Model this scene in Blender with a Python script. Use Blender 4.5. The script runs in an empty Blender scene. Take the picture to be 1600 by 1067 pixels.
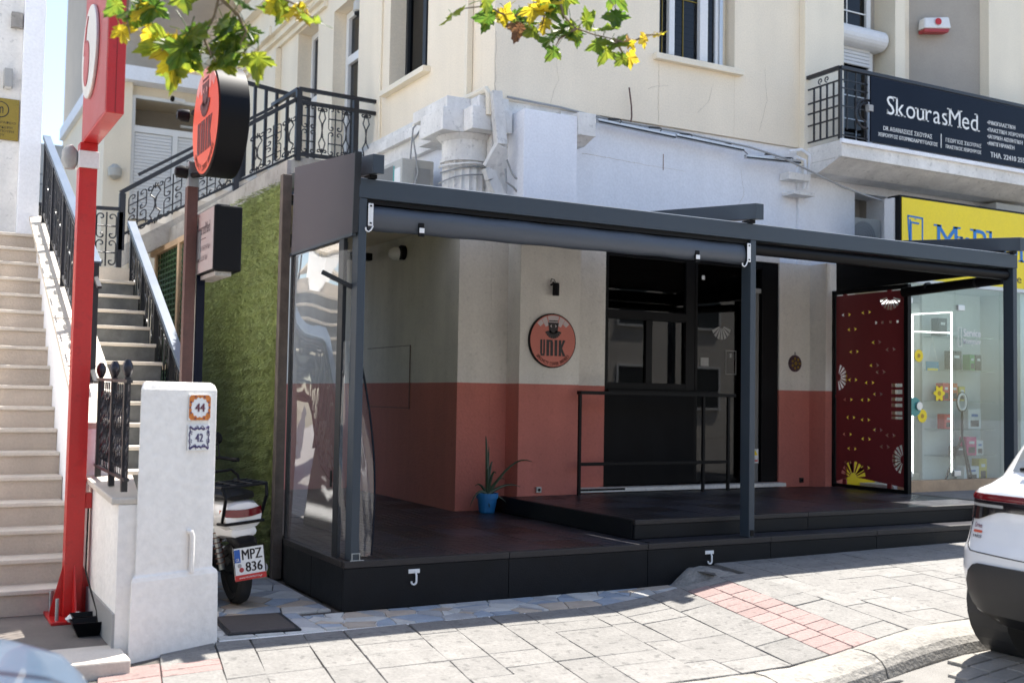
import bpy, bmesh, math, random
from mathutils import Vector, Matrix
random.seed(7)
S = bpy.context.scene
COL = S.collection
rad = math.radians
# ------------------------------------------------------------------ camera
cd = bpy.data.cameras.new('camera')
cam = bpy.data.objects.new('camera', cd); COL.objects.link(cam)
cd.sensor_width = 36.0; cd.lens = 39.06; cd.clip_start = 0.05; cd.clip_end = 500
cam.matrix_world = Matrix(((0.87521, -0.03928, -0.48213, -2.860),
                           (-0.48346, -0.03562, -0.87464, -7.502),
                           (0.01718, 0.99859, -0.05016, 1.180),
                           (0, 0, 0, 1)))
cd.dof.use_dof = True; cd.dof.focus_distance = 9.2; cd.dof.aperture_fstop = 1.7
S.camera = cam
# ------------------------------------------------------------------ light
SUN = Vector((0.43, 0.25, 1.0)).normalized()
w = bpy.data.worlds.new('World'); S.world = w; w.use_nodes = True
nt = w.node_tree; nt.nodes.clear()
sky = nt.nodes.new('ShaderNodeTexSky'); sky.sky_type = 'NISHITA'; sky.sun_disc = False
sky.sun_elevation = math.asin(SUN.z); sky.sun_rotation = math.atan2(SUN.x, SUN.y)
sky.air_density = 1.0; sky.dust_density = 1.2; sky.ozone_density = 1.0
bg = nt.nodes.new('ShaderNodeBackground'); bg.inputs['Strength'].default_value = 0.105
wo = nt.nodes.new('ShaderNodeOutputWorld')
nt.links.new(sky.outputs[0], bg.inputs[0]); nt.links.new(bg.outputs[0], wo.inputs[0])
sl = bpy.data.lights.new('sun', 'SUN'); sl.energy = 4.4; sl.angle = rad(0.55); sl.color = (1, .955, .88)
so = bpy.data.objects.new('sun', sl); COL.objects.link(so)
so.rotation_euler = SUN.to_track_quat('Z', 'Y').to_euler(); so.location = (4, 4, 20)
S.view_settings.view_transform = 'Standard'; S.view_settings.look = 'None'
S.view_settings.exposure = 1.62; S.view_settings.gamma = 1.0; S.view_settings.use_curve_mapping = False
try:
    S.cycles.max_bounces = 10; S.cycles.diffuse_bounces = 5; S.cycles.transparent_max_bounces = 16
    S.cycles.caustics_reflective = False; S.cycles.caustics_refractive = False
    S.cycles.sample_clamp_indirect = 6
except Exception: pass

# ------------------------------------------------------------------ materials
def L(h):
    h = h.lstrip('#'); c = [int(h[i:i+2], 16)/255 for i in (0, 2, 4)]
    return tuple(x/12.92 if x <= .04045 else ((x+.055)/1.055)**2.4 for x in c)
def mat(name, col, rough=.6, metal=0, var=.12, scale=2.5, bump=.0, bscale=60, streak=0., rand=0., spec=.5, coat=0., fine=.06, spots=0.):
    m = bpy.data.materials.new(name); m.use_nodes = True
    n = m.node_tree; N = n.nodes; K = n.links
    b = N['Principled BSDF']
    b.inputs['Roughness'].default_value = rough; b.inputs['Metallic'].default_value = metal
    b.inputs['Specular IOR Level'].default_value = spec; b.inputs['Coat Weight'].default_value = coat
    g = N.new('ShaderNodeNewGeometry')
    no = N.new('ShaderNodeTexNoise'); no.inputs['Scale'].default_value = scale; no.inputs['Detail'].default_value = 6; no.inputs['Roughness'].default_value = .65
    K.new(g.outputs['Position'], no.inputs['Vector'])
    no2 = N.new('ShaderNodeTexNoise'); no2.inputs['Scale'].default_value = bscale; no2.inputs['Detail'].default_value = 3
    K.new(g.outputs['Position'], no2.inputs['Vector'])
    def lin(sock, lo, hi):
        r = N.new('ShaderNodeMapRange'); K.new(sock, r.inputs[0])
        r.inputs[1].default_value = .25; r.inputs[2].default_value = .75
        r.inputs[3].default_value = lo; r.inputs[4].default_value = hi
        return r.outputs[0]
    def mul(a, c):
        q = N.new('ShaderNodeMath'); q.operation = 'MULTIPLY'; K.new(a, q.inputs[0]); K.new(c, q.inputs[1]); return q.outputs[0]
    f = mul(lin(no.outputs[0], 1-var, 1+var), lin(no2.outputs[0], 1-fine, 1+fine))
    if streak:
        mp = N.new('ShaderNodeMapping'); mp.inputs['Scale'].default_value = (1.7, 1.7, .22)
        K.new(g.outputs['Position'], mp.inputs[0])
        n3 = N.new('ShaderNodeTexNoise'); n3.inputs['Scale'].default_value = 1.6; n3.inputs['Detail'].default_value = 5
        K.new(mp.outputs[0], n3.inputs['Vector'])
        f = mul(f, lin(n3.outputs[0], 1-streak, 1+streak*.5))
    if spots:
        n4 = N.new('ShaderNodeTexNoise'); n4.inputs['Scale'].default_value = 17; n4.inputs['Detail'].default_value = 2
        K.new(g.outputs['Position'], n4.inputs['Vector'])
        r = N.new('ShaderNodeMapRange'); K.new(n4.outputs[0], r.inputs[0])
        r.inputs[1].default_value = .62; r.inputs[2].default_value = .67; r.inputs[3].default_value = 1; r.inputs[4].default_value = 1-spots
        f = mul(f, r.outputs[0])
    if rand:
        oi = N.new('ShaderNodeObjectInfo'); r = N.new('ShaderNodeMapRange'); K.new(oi.outputs['Random'], r.inputs[0])
        r.inputs[3].default_value = 1-rand; r.inputs[4].default_value = 1+rand
        f = mul(f, r.outputs[0])
    vm = N.new('ShaderNodeVectorMath'); vm.operation = 'SCALE'; vm.inputs[0].default_value = col[:3]
    K.new(f, vm.inputs['Scale']); K.new(vm.outputs[0], b.inputs['Base Color'])
    r2 = N.new('ShaderNodeMapRange'); K.new(no.outputs[0], r2.inputs[0])
    r2.inputs[3].default_value = max(.02, rough-.12); r2.inputs[4].default_value = min(1, rough+.12); K.new(r2.outputs[0], b.inputs['Roughness'])
    if bump:
        bp = N.new('ShaderNodeBump'); bp.inputs['Strength'].default_value = bump; bp.inputs['Distance'].default_value = .01
        K.new(no2.outputs[0], bp.inputs['Height']); K.new(bp.outputs[0], b.inputs['Normal'])
    return m
def two_tone(name, c_top, c_bot, z0):
    m = mat(name, c_top, .85, var=.10, scale=1.6, bump=.4, bscale=45, streak=.14, spots=.07)
    N = m.node_tree.nodes; K = m.node_tree.links
    vm = [x for x in N if x.type == 'VECT_MATH'][0]
    g = [x for x in N if x.type == 'NEW_GEOMETRY'][0]
    sp = N.new('ShaderNodeSeparateXYZ'); K.new(g.outputs['Position'], sp.inputs[0])
    gt = N.new('ShaderNodeMath'); gt.operation = 'GREATER_THAN'; K.new(sp.outputs[2], gt.inputs[0]); gt.inputs[1].default_value = z0
    mx = N.new('ShaderNodeMix'); mx.data_type = 'RGBA'; K.new(gt.outputs[0], mx.inputs[0])
    mx.inputs[6].default_value = (*c_bot, 1); mx.inputs[7].default_value = (*c_top, 1)
    K.new(mx.outputs[2], vm.inputs[0]); return m
def glassy(name, tint=(1, 1, 1), refl=.0, rough=.0, bump=0, bs=3, film=0., ior=1.5):
    """thin sheet: transparent with fresnel gloss"""
    m = bpy.data.materials.new(name); m.use_nodes = True; n = m.node_tree; N = n.nodes; K = n.links; N.clear()
    o = N.new('ShaderNodeOutputMaterial'); t = N.new('ShaderNodeBsdfTransparent'); t.inputs[0].default_value = (*tint, 1)
    g = N.new('ShaderNodeBsdfGlossy'); g.inputs['Roughness'].default_value = rough
    ge0 = N.new('ShaderNodeNewGeometry'); fr = N.new('ShaderNodeVectorMath'); fr.operation = 'DOT_PRODUCT'; K.new(ge0.outputs['Incoming'], fr.inputs[0]); K.new(ge0.outputs['Normal'], fr.inputs[1])
    def mt(op, x, y):
        q = N.new('ShaderNodeMath'); q.operation = op
        for i, z in enumerate((x, y)):
            if hasattr(z, 'links'): K.new(z, q.inputs[i])
            elif z is not None: q.inputs[i].default_value = z
        return q
    f0 = ((ior-1)/(ior+1))**2
    om = mt('SUBTRACT', 1.0, mt('ABSOLUTE', fr.outputs['Value'], None).outputs[0])
    sch = mt('MULTIPLY_ADD', mt('POWER', om.outputs[0], 5.0).outputs[0], 1-f0); sch.inputs[2].default_value = f0
    ad = mt('ADD', sch.outputs[0], refl); ad.use_clamp = True
    mx = N.new('ShaderNodeMixShader'); K.new(ad.outputs[0], mx.inputs[0]); K.new(t.outputs[0], mx.inputs[1]); K.new(g.outputs[0], mx.inputs[2])
    if bump:
        no = N.new('ShaderNodeTexNoise'); no.inputs['Scale'].default_value = bs; no.inputs['Detail'].default_value = 2
        ge = N.new('ShaderNodeNewGeometry'); K.new(ge.outputs['Position'], no.inputs['Vector'])
        bp = N.new('ShaderNodeBump'); bp.inputs['Strength'].default_value = bump; bp.inputs['Distance'].default_value = .05
        K.new(no.outputs[0], bp.inputs['Height']); K.new(bp.outputs[0], g.inputs['Normal'])
    last = mx.outputs[0]
    if film:
        d = N.new('ShaderNodeBsdfDiffuse'); d.inputs[0].default_value = (.75, .75, .75, 1)
        m2 = N.new('ShaderNodeMixShader'); m2.inputs[0].default_value = film; K.new(last, m2.inputs[1]); K.new(d.outputs[0], m2.inputs[2]); last = m2.outputs[0]
    K.new(last, o.inputs[0]); return m
def emis(name, col, st):
    m = bpy.data.materials.new(name); m.use_nodes = True; b = m.node_tree.nodes['Principled BSDF']
    b.inputs['Base Color'].default_value = (*col, 1); b.inputs['Emission Color'].default_value = (*col, 1); b.inputs['Emission Strength'].default_value = st; return m
def leafmat(name, c, c2):
    m = bpy.data.materials.new(name); m.use_nodes = True; n = m.node_tree; N = n.nodes; K = n.links; N.clear()
    o = N.new('ShaderNodeOutputMaterial'); oi = N.new('ShaderNodeObjectInfo'); ge = N.new('ShaderNodeNewGeometry')
    no = N.new('ShaderNodeTexNoise'); no.inputs['Scale'].default_value = 22; K.new(ge.outputs['Position'], no.inputs['Vector'])
    a = N.new('ShaderNodeMath'); a.operation = 'MULTIPLY_ADD'; K.new(no.outputs[0], a.inputs[0]); a.inputs[1].default_value = 1.5; a.inputs[2].default_value = -.55
    a2 = N.new('ShaderNodeMath'); a2.operation = 'ADD'; a2.use_clamp = True; K.new(a.outputs[0], a2.inputs[0])
    a3 = N.new('ShaderNodeMath'); a3.operation = 'MULTIPLY_ADD'; K.new(oi.outputs['Random'], a3.inputs[0]); a3.inputs[1].default_value = .7; a3.inputs[2].default_value = -.3; K.new(a3.outputs[0], a2.inputs[1])
    mx = N.new('ShaderNodeMix'); mx.data_type = 'RGBA'; K.new(a2.outputs[0], mx.inputs[0]); mx.inputs[6].default_value = (*c, 1); mx.inputs[7].default_value = (*c2, 1)
    p = N.new('ShaderNodeBsdfPrincipled'); p.inputs['Roughness'].default_value = .45; K.new(mx.outputs[2], p.inputs['Base Color'])
    t = N.new('ShaderNodeBsdfTranslucent')
    sc = N.new('ShaderNodeVectorMath'); sc.operation = 'SCALE'; sc.inputs['Scale'].default_value = 1.9; K.new(mx.outputs[2], sc.inputs[0]); K.new(sc.outputs[0], t.inputs[0])
    ms = N.new('ShaderNodeMixShader'); ms.inputs[0].default_value = .58; K.new(p.outputs[0], ms.inputs[1]); K.new(t.outputs[0], ms.inputs[2]); K.new(ms.outputs[0], o.inputs[0])
    return m

CREAM = (.86, .755, .59); WHITE = (.80, .80, .80); CORAL = (.53, .175, .138)
m_cream = mat('cream_render', CREAM, .9, var=.05, scale=.9, bump=.25, bscale=50, streak=.06)
m_cream2 = mat('pale_cream_trim', (.84, .755, .60), .85, var=.05, scale=1.2, bump=.1, streak=.06)
m_white = mat('whitewash', (.86, .87, .90), .9, var=.04, scale=1.2, bump=.3, bscale=38, streak=.07)
m_oldwhite = mat('weathered_whitewash', (.80, .78, .74), .9, var=.14, scale=3.5, bump=.5, bscale=30, streak=.22, spots=.18)
m_tone = two_tone('cafe_two_tone_paint', (.73, .695, .64), CORAL, 1.325)
m_pillar = mat('pillar_plaster', (.86, .82, .76), .92, var=.05, scale=2, bump=.6, bscale=22, streak=.09, spots=.03)
m_anth = mat('anthracite_metal', (.032, .045, .060), .45, spec=.4, var=.08, scale=2, bscale=90, fine=.04)
m_dark = mat('dark_steel', (.015, .017, .02), .45, spec=.35, var=.1)
m_black = mat('black_paint', (.005, .005, .006), .45, spec=.15, var=.1)
m_iron = mat('wrought_iron', (.012, .013, .018), .4, var=.15, bump=.2, bscale=120)
m_canvas = mat('grey_awning_fabric', (.085, .075, .083), .8, var=.06, bump=.15, bscale=300)
m_blind = mat('slate_blind_fabric', (.055, .066, .085), .42, var=.06, bscale=90, bump=.05)
m_deckskirt = mat('black_deck_board', (.005, .006, .008), .5, spec=.22, var=.4, scale=4, bump=.15, bscale=70, spots=.2)
m_tile = mat('dark_deck_slat', (.024, .022, .028), .36, spec=.45, var=.3, scale=6, rand=.6, bump=.15, bscale=120)
m_trim = mat('brown_deck_edge', (.02, .016, .015), .6, var=.3, scale=9, bump=.3, bscale=90)
m_slab = mat('grey_paving_stone', (.18, .172, .16), .88, var=.22, scale=5, rand=.09, bump=.6, bscale=45, fine=.16, spots=.35)
m_pink = mat('pink_paving_brick', (.225, .155, .142), .85, var=.15, scale=7, rand=.10, bump=.5, bscale=50, fine=.12, spots=.25)
m_sand = mat('sandy_joint', (.085, .075, .065), .95, var=.25, scale=12, bump=.5)
m_kerb = mat('worn_kerb_stone', (.24, .225, .20), .9, var=.3, scale=6, bump=.8, bscale=45, fine=.2, rand=.06, spots=.25)
m_road = mat('worn_road_surface', (.20, .19, .175), .9, var=.2, scale=5, bump=.6, bscale=120)
m_sett = mat('road_sett_stone', (.26, .24, .21), .9, var=.2, scale=9, rand=.15, bump=.7, bscale=50)
crazy = [mat('crazy_paving_white', (.50, .49, .46), .75, var=.2, scale=6, rand=.1, bump=.3), mat('crazy_paving_blue', (.28, .32, .37), .7, var=.2, scale=6, rand=.15, bump=.3),
         mat('crazy_paving_tan', (.42, .35, .28), .75, var=.2, scale=6, rand=.1, bump=.3), mat('crazy_paving_grey', (.36, .36, .36), .75, var=.2, scale=6, rand=.15, bump=.3)]
m_marble = mat('step_marble', (.60, .54, .46), .55, var=.12, scale=3, streak=.12, bump=.15, rand=.05)
m_riser = mat('step_riser', (.52, .44, .36), .8, var=.12, scale=2.5, streak=.2, bump=.3)
m_greyriser = mat('veined_grey_marble', (.10, .105, .105), .45, var=.45, scale=7, streak=.3, rand=.1)
m_red = mat('red_lacquer', (.50, .010, .010), .38, spots=.12, var=.05, coat=.15)
m_reddull = mat('red_sign_panel', (.36, .035, .04), .42, var=.05)
m_coralsign = mat('coral_sign_print', (.82, .16, .085), .5, var=.03)
m_coralwall = mat('coral_plaque_print', (.55, .16, .12), .55, var=.03)
m_ink = mat('sign_ink', (.014, .008, .010), .5, var=.02)
m_brownink = mat('brown_ink', (.11, .02, .02), .5)
m_whitepl = mat('white_plastic', (.75, .75, .74), .4, var=.03)
m_greypl = mat('grey_plastic', (.32, .32, .31), .5, var=.08)
m_acgrey = mat('ac_casing', (.50, .49, .45), .5, var=.1, streak=.1)
m_rust = mat('rusty_brown_post', (.10, .045, .035), .6, var=.3, scale=8, bump=.3)
m_zinc = mat('galvanised_steel', (.34, .37, .38), .4, metal=.7, var=.2, scale=10)
m_alu = mat('aluminium', (.55, .56, .57), .35, metal=.8, var=.1)
m_wood = mat('pale_timber', (.52, .36, .22), .7, var=.25, scale=5, streak=.2, bump=.2)
m_conc = mat('stained_concrete', (.36, .34, .31), .95, var=.3, scale=4, streak=.25, bump=.6, spots=.2)
m_yellow = mat('yellow_sign', (.86, .66, .005), .5, var=.02)
m_blue = mat('blue_print', (.005, .17, .50), .5)
m_navy = mat('navy_gloss_banner', (.007, .010, .020), .10, var=.1, spec=.10)
m_print = mat('white_print', (.78, .78, .76), .5)
m_screen = mat('burgundy_panel', (.19, .024, .028), .4, var=.05)
m_gold = mat('brass_plaque', (.30, .20, .035), .3, metal=.6, var=.15)
m_pot = mat('blue_pot', (.02, .17, .42), .45, var=.15)
m_aloe = mat('aloe_leaf', (.03, .055, .028), .45, var=.3, scale=20)
m_soil = mat('soil', (.03, .02, .015), .95)
m_rubber = mat('tyre_rubber', (.014, .014, .015), .75, var=.2)
m_carwhite = mat('white_car_paint', (.74, .74, .74), .22, var=.01, fine=.0, coat=.6)
m_carblue = mat('blue_grey_car_paint', (.06, .10, .155), .34, metal=.1, var=.03, coat=.25)
m_carblack = mat('black_car_plastic', (.016, .017, .019), .5, var=.08, bump=.1, bscale=300)
m_lamp = mat('dark_red_lens', (.14, .006, .012), .15, var=.05, coat=.5)
m_lampo = mat('orange_lens', (.55, .10, .01), .2)
m_smoke = mat('smoked_lens', (.012, .010, .012), .1, coat=.5)
m_carglass = mat('car_glass', (.16, .17, .17), .06, spec=.8, var=.1)
m_glass = glassy('window_glass', (.80, .84, .84), .03)
m_shopglass = glassy('shop_glass', (.90, .95, .94), .04)
m_darkglass = glassy('dark_window_glass', (.30, .29, .30), .0)
m_film = glassy('clear_pvc', (.95, .95, .95), .32, .02, .02, 1.6, .05)
m_film2 = glassy('clear_curtain_pvc', (.94, .94, .94), .06, .06, .02, 2, .06)
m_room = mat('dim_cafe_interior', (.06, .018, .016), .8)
m_shopwall = mat('shop_interior_white', (.62, .66, .66), .6, var=.05)
m_led = emis('led_strip', (1, .97, .92), 1.6)
m_ceil = emis('shop_ceiling_fill', (1, .98, .95), .8)  # glow for the added fill panels in the shop
m_terra = mat('terracotta', (.45, .20, .10), .8)
m_grass = mat('artificial_grass', (.25, .30, .095), .8, var=.45, scale=5, fine=.3, bscale=80)
m_leafg = leafmat('plane_leaf_green', (.055, .11, .015), (.22, .23, .02))
m_leafy = leafmat('plane_leaf_yellow', (.40, .33, .02), (.24, .15, .02))
m_leafb = leafmat('plane_leaf_brown', (.12, .06, .03), (.22, .15, .05))
m_bark = mat('plane_bark', (.20, .15, .10), .9, var=.4, scale=10, bump=.6)
m_far = mat('far_pale_wall', (.62, .60, .56), .9, var=.12, scale=1, streak=.15)
m_farwin = mat('far_window', (.03, .035, .04), .2)
m_shut = mat('white_shutter', (.72, .72, .72), .5, var=.05)
m_opp = mat('opposite_wall', (.58, .54, .48), .9, var=.12, scale=1)
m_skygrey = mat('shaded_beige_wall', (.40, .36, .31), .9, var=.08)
# ------------------------------------------------------------------ helpers
ORG = {}
def V(*a): return Vector(a if len(a) > 1 else a[0])
class MB:
    def __init__(s): s.v = []; s.f = []
    def add(s, vs, fs):
        o = len(s.v); s.v += [tuple(x) for x in vs]; s.f += [tuple(i+o for i in q) for q in fs]; return s
    def box(s, x0, x1, y0, y1, z0, z1):
        return s.add([(x0,y0,z0),(x1,y0,z0),(x1,y1,z0),(x0,y1,z0),(x0,y0,z1),(x1,y0,z1),(x1,y1,z1),(x0,y1,z1)],
                     [(3,2,1,0),(4,5,6,7),(0,1,5,4),(1,2,6,5),(2,3,7,6),(3,0,4,7)])
    def hexa(s, bot, top):
        return s.add(list(bot)+list(top), [(3,2,1,0),(4,5,6,7),(0,1,5,4),(1,2,6,5),(2,3,7,6),(3,0,4,7)])
    def bar(s, a, b, w, h, up=(0,0,1)):
        a, b = V(a), V(b); d = (b-a).normalized(); up = V(up); x = d.cross(up)
        if x.length < 1e-4: x = d.cross(V(0,1,0))
        x.normalize(); u = x.cross(d).normalized(); x *= w/2; u *= h/2
        return s.hexa([a-x-u, a+x-u, b+x-u, b-x-u], [a-x+u, a+x+u, b+x+u, b-x+u])
    def tube(s, pts, r, n=6, closed=False):
        pts = [V(p) for p in pts]; m = len(pts); rr = r if isinstance(r, (list, tuple)) else [r]*m
        ref = None; vs = []; fs = []
        for i, p in enumerate(pts):
            t = (pts[(i+1) % m if closed else min(i+1, m-1)] - pts[(i-1) % m if closed else max(i-1, 0)])
            if t.length < 1e-9: t = V(0,0,1)
            t.normalize()
            if ref is None: ref = t.orthogonal().normalized()
            ref = (ref - t*ref.dot(t))
            if ref.length < 1e-6: ref = t.orthogonal()
            ref.normalize(); b = t.cross(ref)
            for k in range(n):
                a = 2*math.pi*(k+.5)/n; vs.append(p + (ref*math.cos(a)+b*math.sin(a))*rr[i])
        for i in range(m if closed else m-1):
            j = (i+1) % m
            for k in range(n): fs.append((i*n+k, i*n+(k+1) % n, j*n+(k+1) % n, j*n+k))
        if not closed: fs.append(tuple(range(n-1, -1, -1))); fs.append(tuple((m-1)*n+k for k in range(n)))
        return s.add(vs, fs)
    def prism(s, poly, ext):
        n = len(poly); e = V(ext); a = [V(p) for p in poly]; b = [p+e for p in a]
        return s.add(a+b, [tuple(range(n-1, -1, -1)), tuple(range(n, 2*n))]+[(i, (i+1) % n, n+(i+1) % n, n+i) for i in range(n)])
    def lathe(s, prof, c, n=16, axis='z'):
        vs = []; fs = []; m = len(prof)
        for r, h in prof:
            for k in range(n):
                a = 2*math.pi*k/n; x, y = r*math.cos(a), r*math.sin(a)
                p = (x, y, h) if axis == 'z' else ((h, x, y) if axis == 'x' else (x, h, y))
                vs.append(V(c)+V(p))
        for i in range(m-1):
            for k in range(n):
                q = (i*n+k, i*n+(k+1) % n, (i+1)*n+(k+1) % n, (i+1)*n+k)
                fs.append(q if axis != 'y' else q[::-1])
        fs.append(tuple(range(n-1, -1, -1))); fs.append(tuple((m-1)*n+k for k in range(n)))
        return s.add(vs, fs)
    def grid(s, fn, nu, nv):
        vs = [fn(i/nu, j/nv) for j in range(nv+1) for i in range(nu+1)]
        return s.add(vs, [(j*(nu+1)+i, j*(nu+1)+i+1, (j+1)*(nu+1)+i+1, (j+1)*(nu+1)+i) for j in range(nv) for i in range(nu)])
    def build(s, name, m, parent=None, bevel=0, smooth=False, local=False, loc=None, shade=None):
        o = V(0,0,0)
        if parent is not None and not local: o = ORG.get(parent.name, V(0,0,0))
        if loc is not None: o = V(loc)
        me = bpy.data.meshes.new(name); me.from_pydata([tuple(V(p)-o) for p in s.v], [], s.f); me.update()
        if bevel or smooth or True:
            bm = bmesh.new(); bm.from_mesh(me)
            bmesh.ops.recalc_face_normals(bm, faces=bm.faces)
            bm.to_mesh(me); bm.free()
        me.materials.append(m)
        if smooth: me.polygons.foreach_set('use_smooth', [True]*len(me.polygons)); me.set_sharp_from_angle(angle=rad(38))
        ob = bpy.data.objects.new(name, me); COL.objects.link(ob)
        if parent is not None: ob.parent = parent; ORG[ob.name] = o
        if loc is not None: ob.location = o; ORG[ob.name] = o
        if loc is not None and parent is not None: ob.location = o - ORG.get(parent.name, V(0,0,0)); ORG[ob.name] = o
        if bevel:
            b = ob.modifiers.new('bevel', 'BEVEL'); b.width = bevel; b.segments = 2; b.limit_method = 'ANGLE'; b.angle_limit = rad(40)
        return ob
def tag(o, label, cat, group=None):
    o['label'] = label; o['category'] = cat
    if group: o['group'] = group
    return o
def thing(name, label, cat, loc=(0,0,0), rz=0, group=None):
    o = bpy.data.objects.new(name, None); COL.objects.link(o); o.location = loc; o.rotation_euler = (0,0,rz); o.empty_display_size = .2
    ORG[o.name] = V(loc); tag(o, label, cat, group); return o
def kind(o, k='structure'): o['kind'] = k; return o
def inst(src, parent, loc, rz=0, name=None, rot=None, scale=None):
    """copy of a part that shares its mesh; loc in world axes relative to the parent"""
    c = src.copy(); COL.objects.link(c); c.parent = parent; c.location = loc
    c.rotation_euler = rot if rot else (0,0,rz)
    if scale: c.scale = scale
    return c
def box(name, m, parent, x0, x1, y0, y1, z0, z1, bevel=0): return MB().box(x0, x1, y0, y1, z0, z1).build(name, m, parent, bevel)
def flat(polys, o, xd, yd, th=.002):
    """thin plates cut to 2D outlines standing on the plane o + x*xd + y*yd"""
    o, xd, yd = V(o), V(xd), V(yd); n = xd.cross(yd).normalized(); b = MB()
    for p in polys:
        b.prism([o+xd*x+yd*y for x, y in p], n*th)
    return b
def disc2(cx, cy, r, n=32, ry=None, a0=0, a1=2*math.pi): return [(cx+r*math.cos(a0+(a1-a0)*i/n), cy+(ry or r)*math.sin(a0+(a1-a0)*i/n)) for i in range(n)]
def ccw(p):
    a = sum(p[i][0]*p[(i+1) % len(p)][1]-p[(i+1) % len(p)][0]*p[i][1] for i in range(len(p)))
    return p if a > 0 else p[::-1]
def text_polys(body, size=1, bold=0.):
    cu = bpy.data.curves.new('t', 'FONT'); cu.body = body; cu.size = size; cu.resolution_u = 3
    ob = bpy.data.objects.new('t', cu); COL.objects.link(ob)
    dg = bpy.context.evaluated_depsgraph_get(); dg.update()
    me = bpy.data.meshes.new_from_object(ob.evaluated_get(dg))
    vs = [(v.co.x, v.co.y) for v in me.vertices]; fs = [tuple(p.vertices) for p in me.polygons]
    bpy.data.objects.remove(ob); bpy.data.curves.remove(cu); bpy.data.meshes.remove(me)
    if bold:
        n = len(vs); v0, f0 = list(vs), list(fs)
        for k in (1, 2): vs = vs+[(x+bold*2*k, y) for x, y in v0]; fs = fs+[tuple(i+n*k for i in q) for q in f0]
    return vs, fs
def lettering(body, m, parent, o, xd, yd, width=None, height=None, th=.002, center=False, bold=0., name='lettering', serif=None, slant=0):
    """flat printed text; o = lower-left corner, width/height fit the ink box"""
    vs, fs = text_polys(body, 1, bold)
    if serif:
        vs, fs = [], []; x = 0
        for ch in body:
            a, q = text_polys(ch, 1, 0)
            if not a: x += .3; continue
            lo = min(p[0] for p in a); hi = max(p[0] for p in a); y1 = max(p[1] for p in a); k = len(vs)
            a = [(p[0]-lo+x, p[1]) for p in a]; wd = hi-lo
            vs += a; fs += [tuple(i+k for i in t) for t in q]
            def ser(cx, y, l=.115, h=.045):
                kk = len(vs); vs.extend([(cx-l, y), (cx+l, y), (cx+l, y+h), (cx-l, y+h)]); fs.append((kk, kk+1, kk+2, kk+3))
            sw = .06
            if ch in 'kMurdhPn':
                if ch != 'u' and ch != 'd': ser(x+sw, 0)
                if ch in 'kMh': ser(x+wd-sw, 0)
                if ch in 'ud': ser(x+wd-sw+.06, 0, .10)
                if ch in 'M': ser(x+.02, y1-.045, .12); ser(x+wd-.02, y1-.045, .12)
                if ch in 'kurhPn': ser(x-.01, y1-.045, .09)
                if ch in 'u': ser(x+wd-.09, y1-.045, .09)
                if ch == 'd': ser(x+wd-.10, y1-.045, .09)
            if ch in 'Ss':
                kk = len(vs); h = y1*.25
                vs.extend([(x+wd-.07, y1-h), (x+wd-.02, y1-h), (x+wd-.02, y1), (x+wd-.07, y1), (x+.0, 0), (x+.05, 0), (x+.05, h), (x, h)]); fs.extend([(kk, kk+1, kk+2, kk+3), (kk+4, kk+5, kk+6, kk+7)])
            x += wd + .085
    if not vs: return None
    x0 = min(v[0] for v in vs); x1 = max(v[0] for v in vs); y0 = min(v[1] for v in vs); y1 = max(v[1] for v in vs)
    sx = width/(x1-x0) if width else None; sy = height/(y1-y0) if height else None
    sx = sx or sy; sy = sy or sx
    xd, yd, o = V(xd), V(yd), V(o); nrm = xd.cross(yd).normalized()
    dx = (x1-x0)*sx/2 if center else 0
    nb = max(1, len(vs)//3) if (bold and not serif) else len(vs)
    P = [o + xd*((v[0]-x0)*sx-dx+slant*(v[1]-y0)*sy) + yd*((v[1]-y0)*sy) + nrm*(th+.0006*(i//nb)) for i, v in enumerate(vs)]
    return MB().add(P, fs).build(name, m, parent)
def arc_text(body, m, parent, o, xd, yd, r, a_mid, span, h, th=.002, name='lettering'):
    """letters along the lower arc of a round sign, reading left to right"""
    b = MB(); xd, yd, o = V(xd), V(yd), V(o); nrm = xd.cross(yd).normalized(); n = len(body)
    for i, ch in enumerate(body):
        if ch == ' ': continue
        vs, fs = text_polys(ch, 1, .01)
        x0 = min(v[0] for v in vs); x1 = max(v[0] for v in vs); y1 = .72
        a = a_mid - span/2 + span*(i+.5)/n; wch = span/n*r*.82; s = min(wch/max(.3, x1-x0), h/.6); c, q = math.cos(a), math.sin(a)
        t = (-q, c); u = (-c, -q)
        P = [o + (xd*(c*r) + yd*(q*r)) + (xd*t[0]+yd*t[1])*((v[0]-(x0+x1)/2)*s) + (xd*u[0]+yd*u[1])*(v[1]*h/y1) + nrm*th for v in vs]
        b.add(P, fs)
    return b.build(name, m, parent)
def spiral(cx, cy, r0, r1, a0, a1, n=14):
    return [(cx+(r0+(r1-r0)*i/n)*math.cos(a0+(a1-a0)*i/n), cy+(r0+(r1-r0)*i/n)*math.sin(a0+(a1-a0)*i/n)) for i in range(n+1)]
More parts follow.
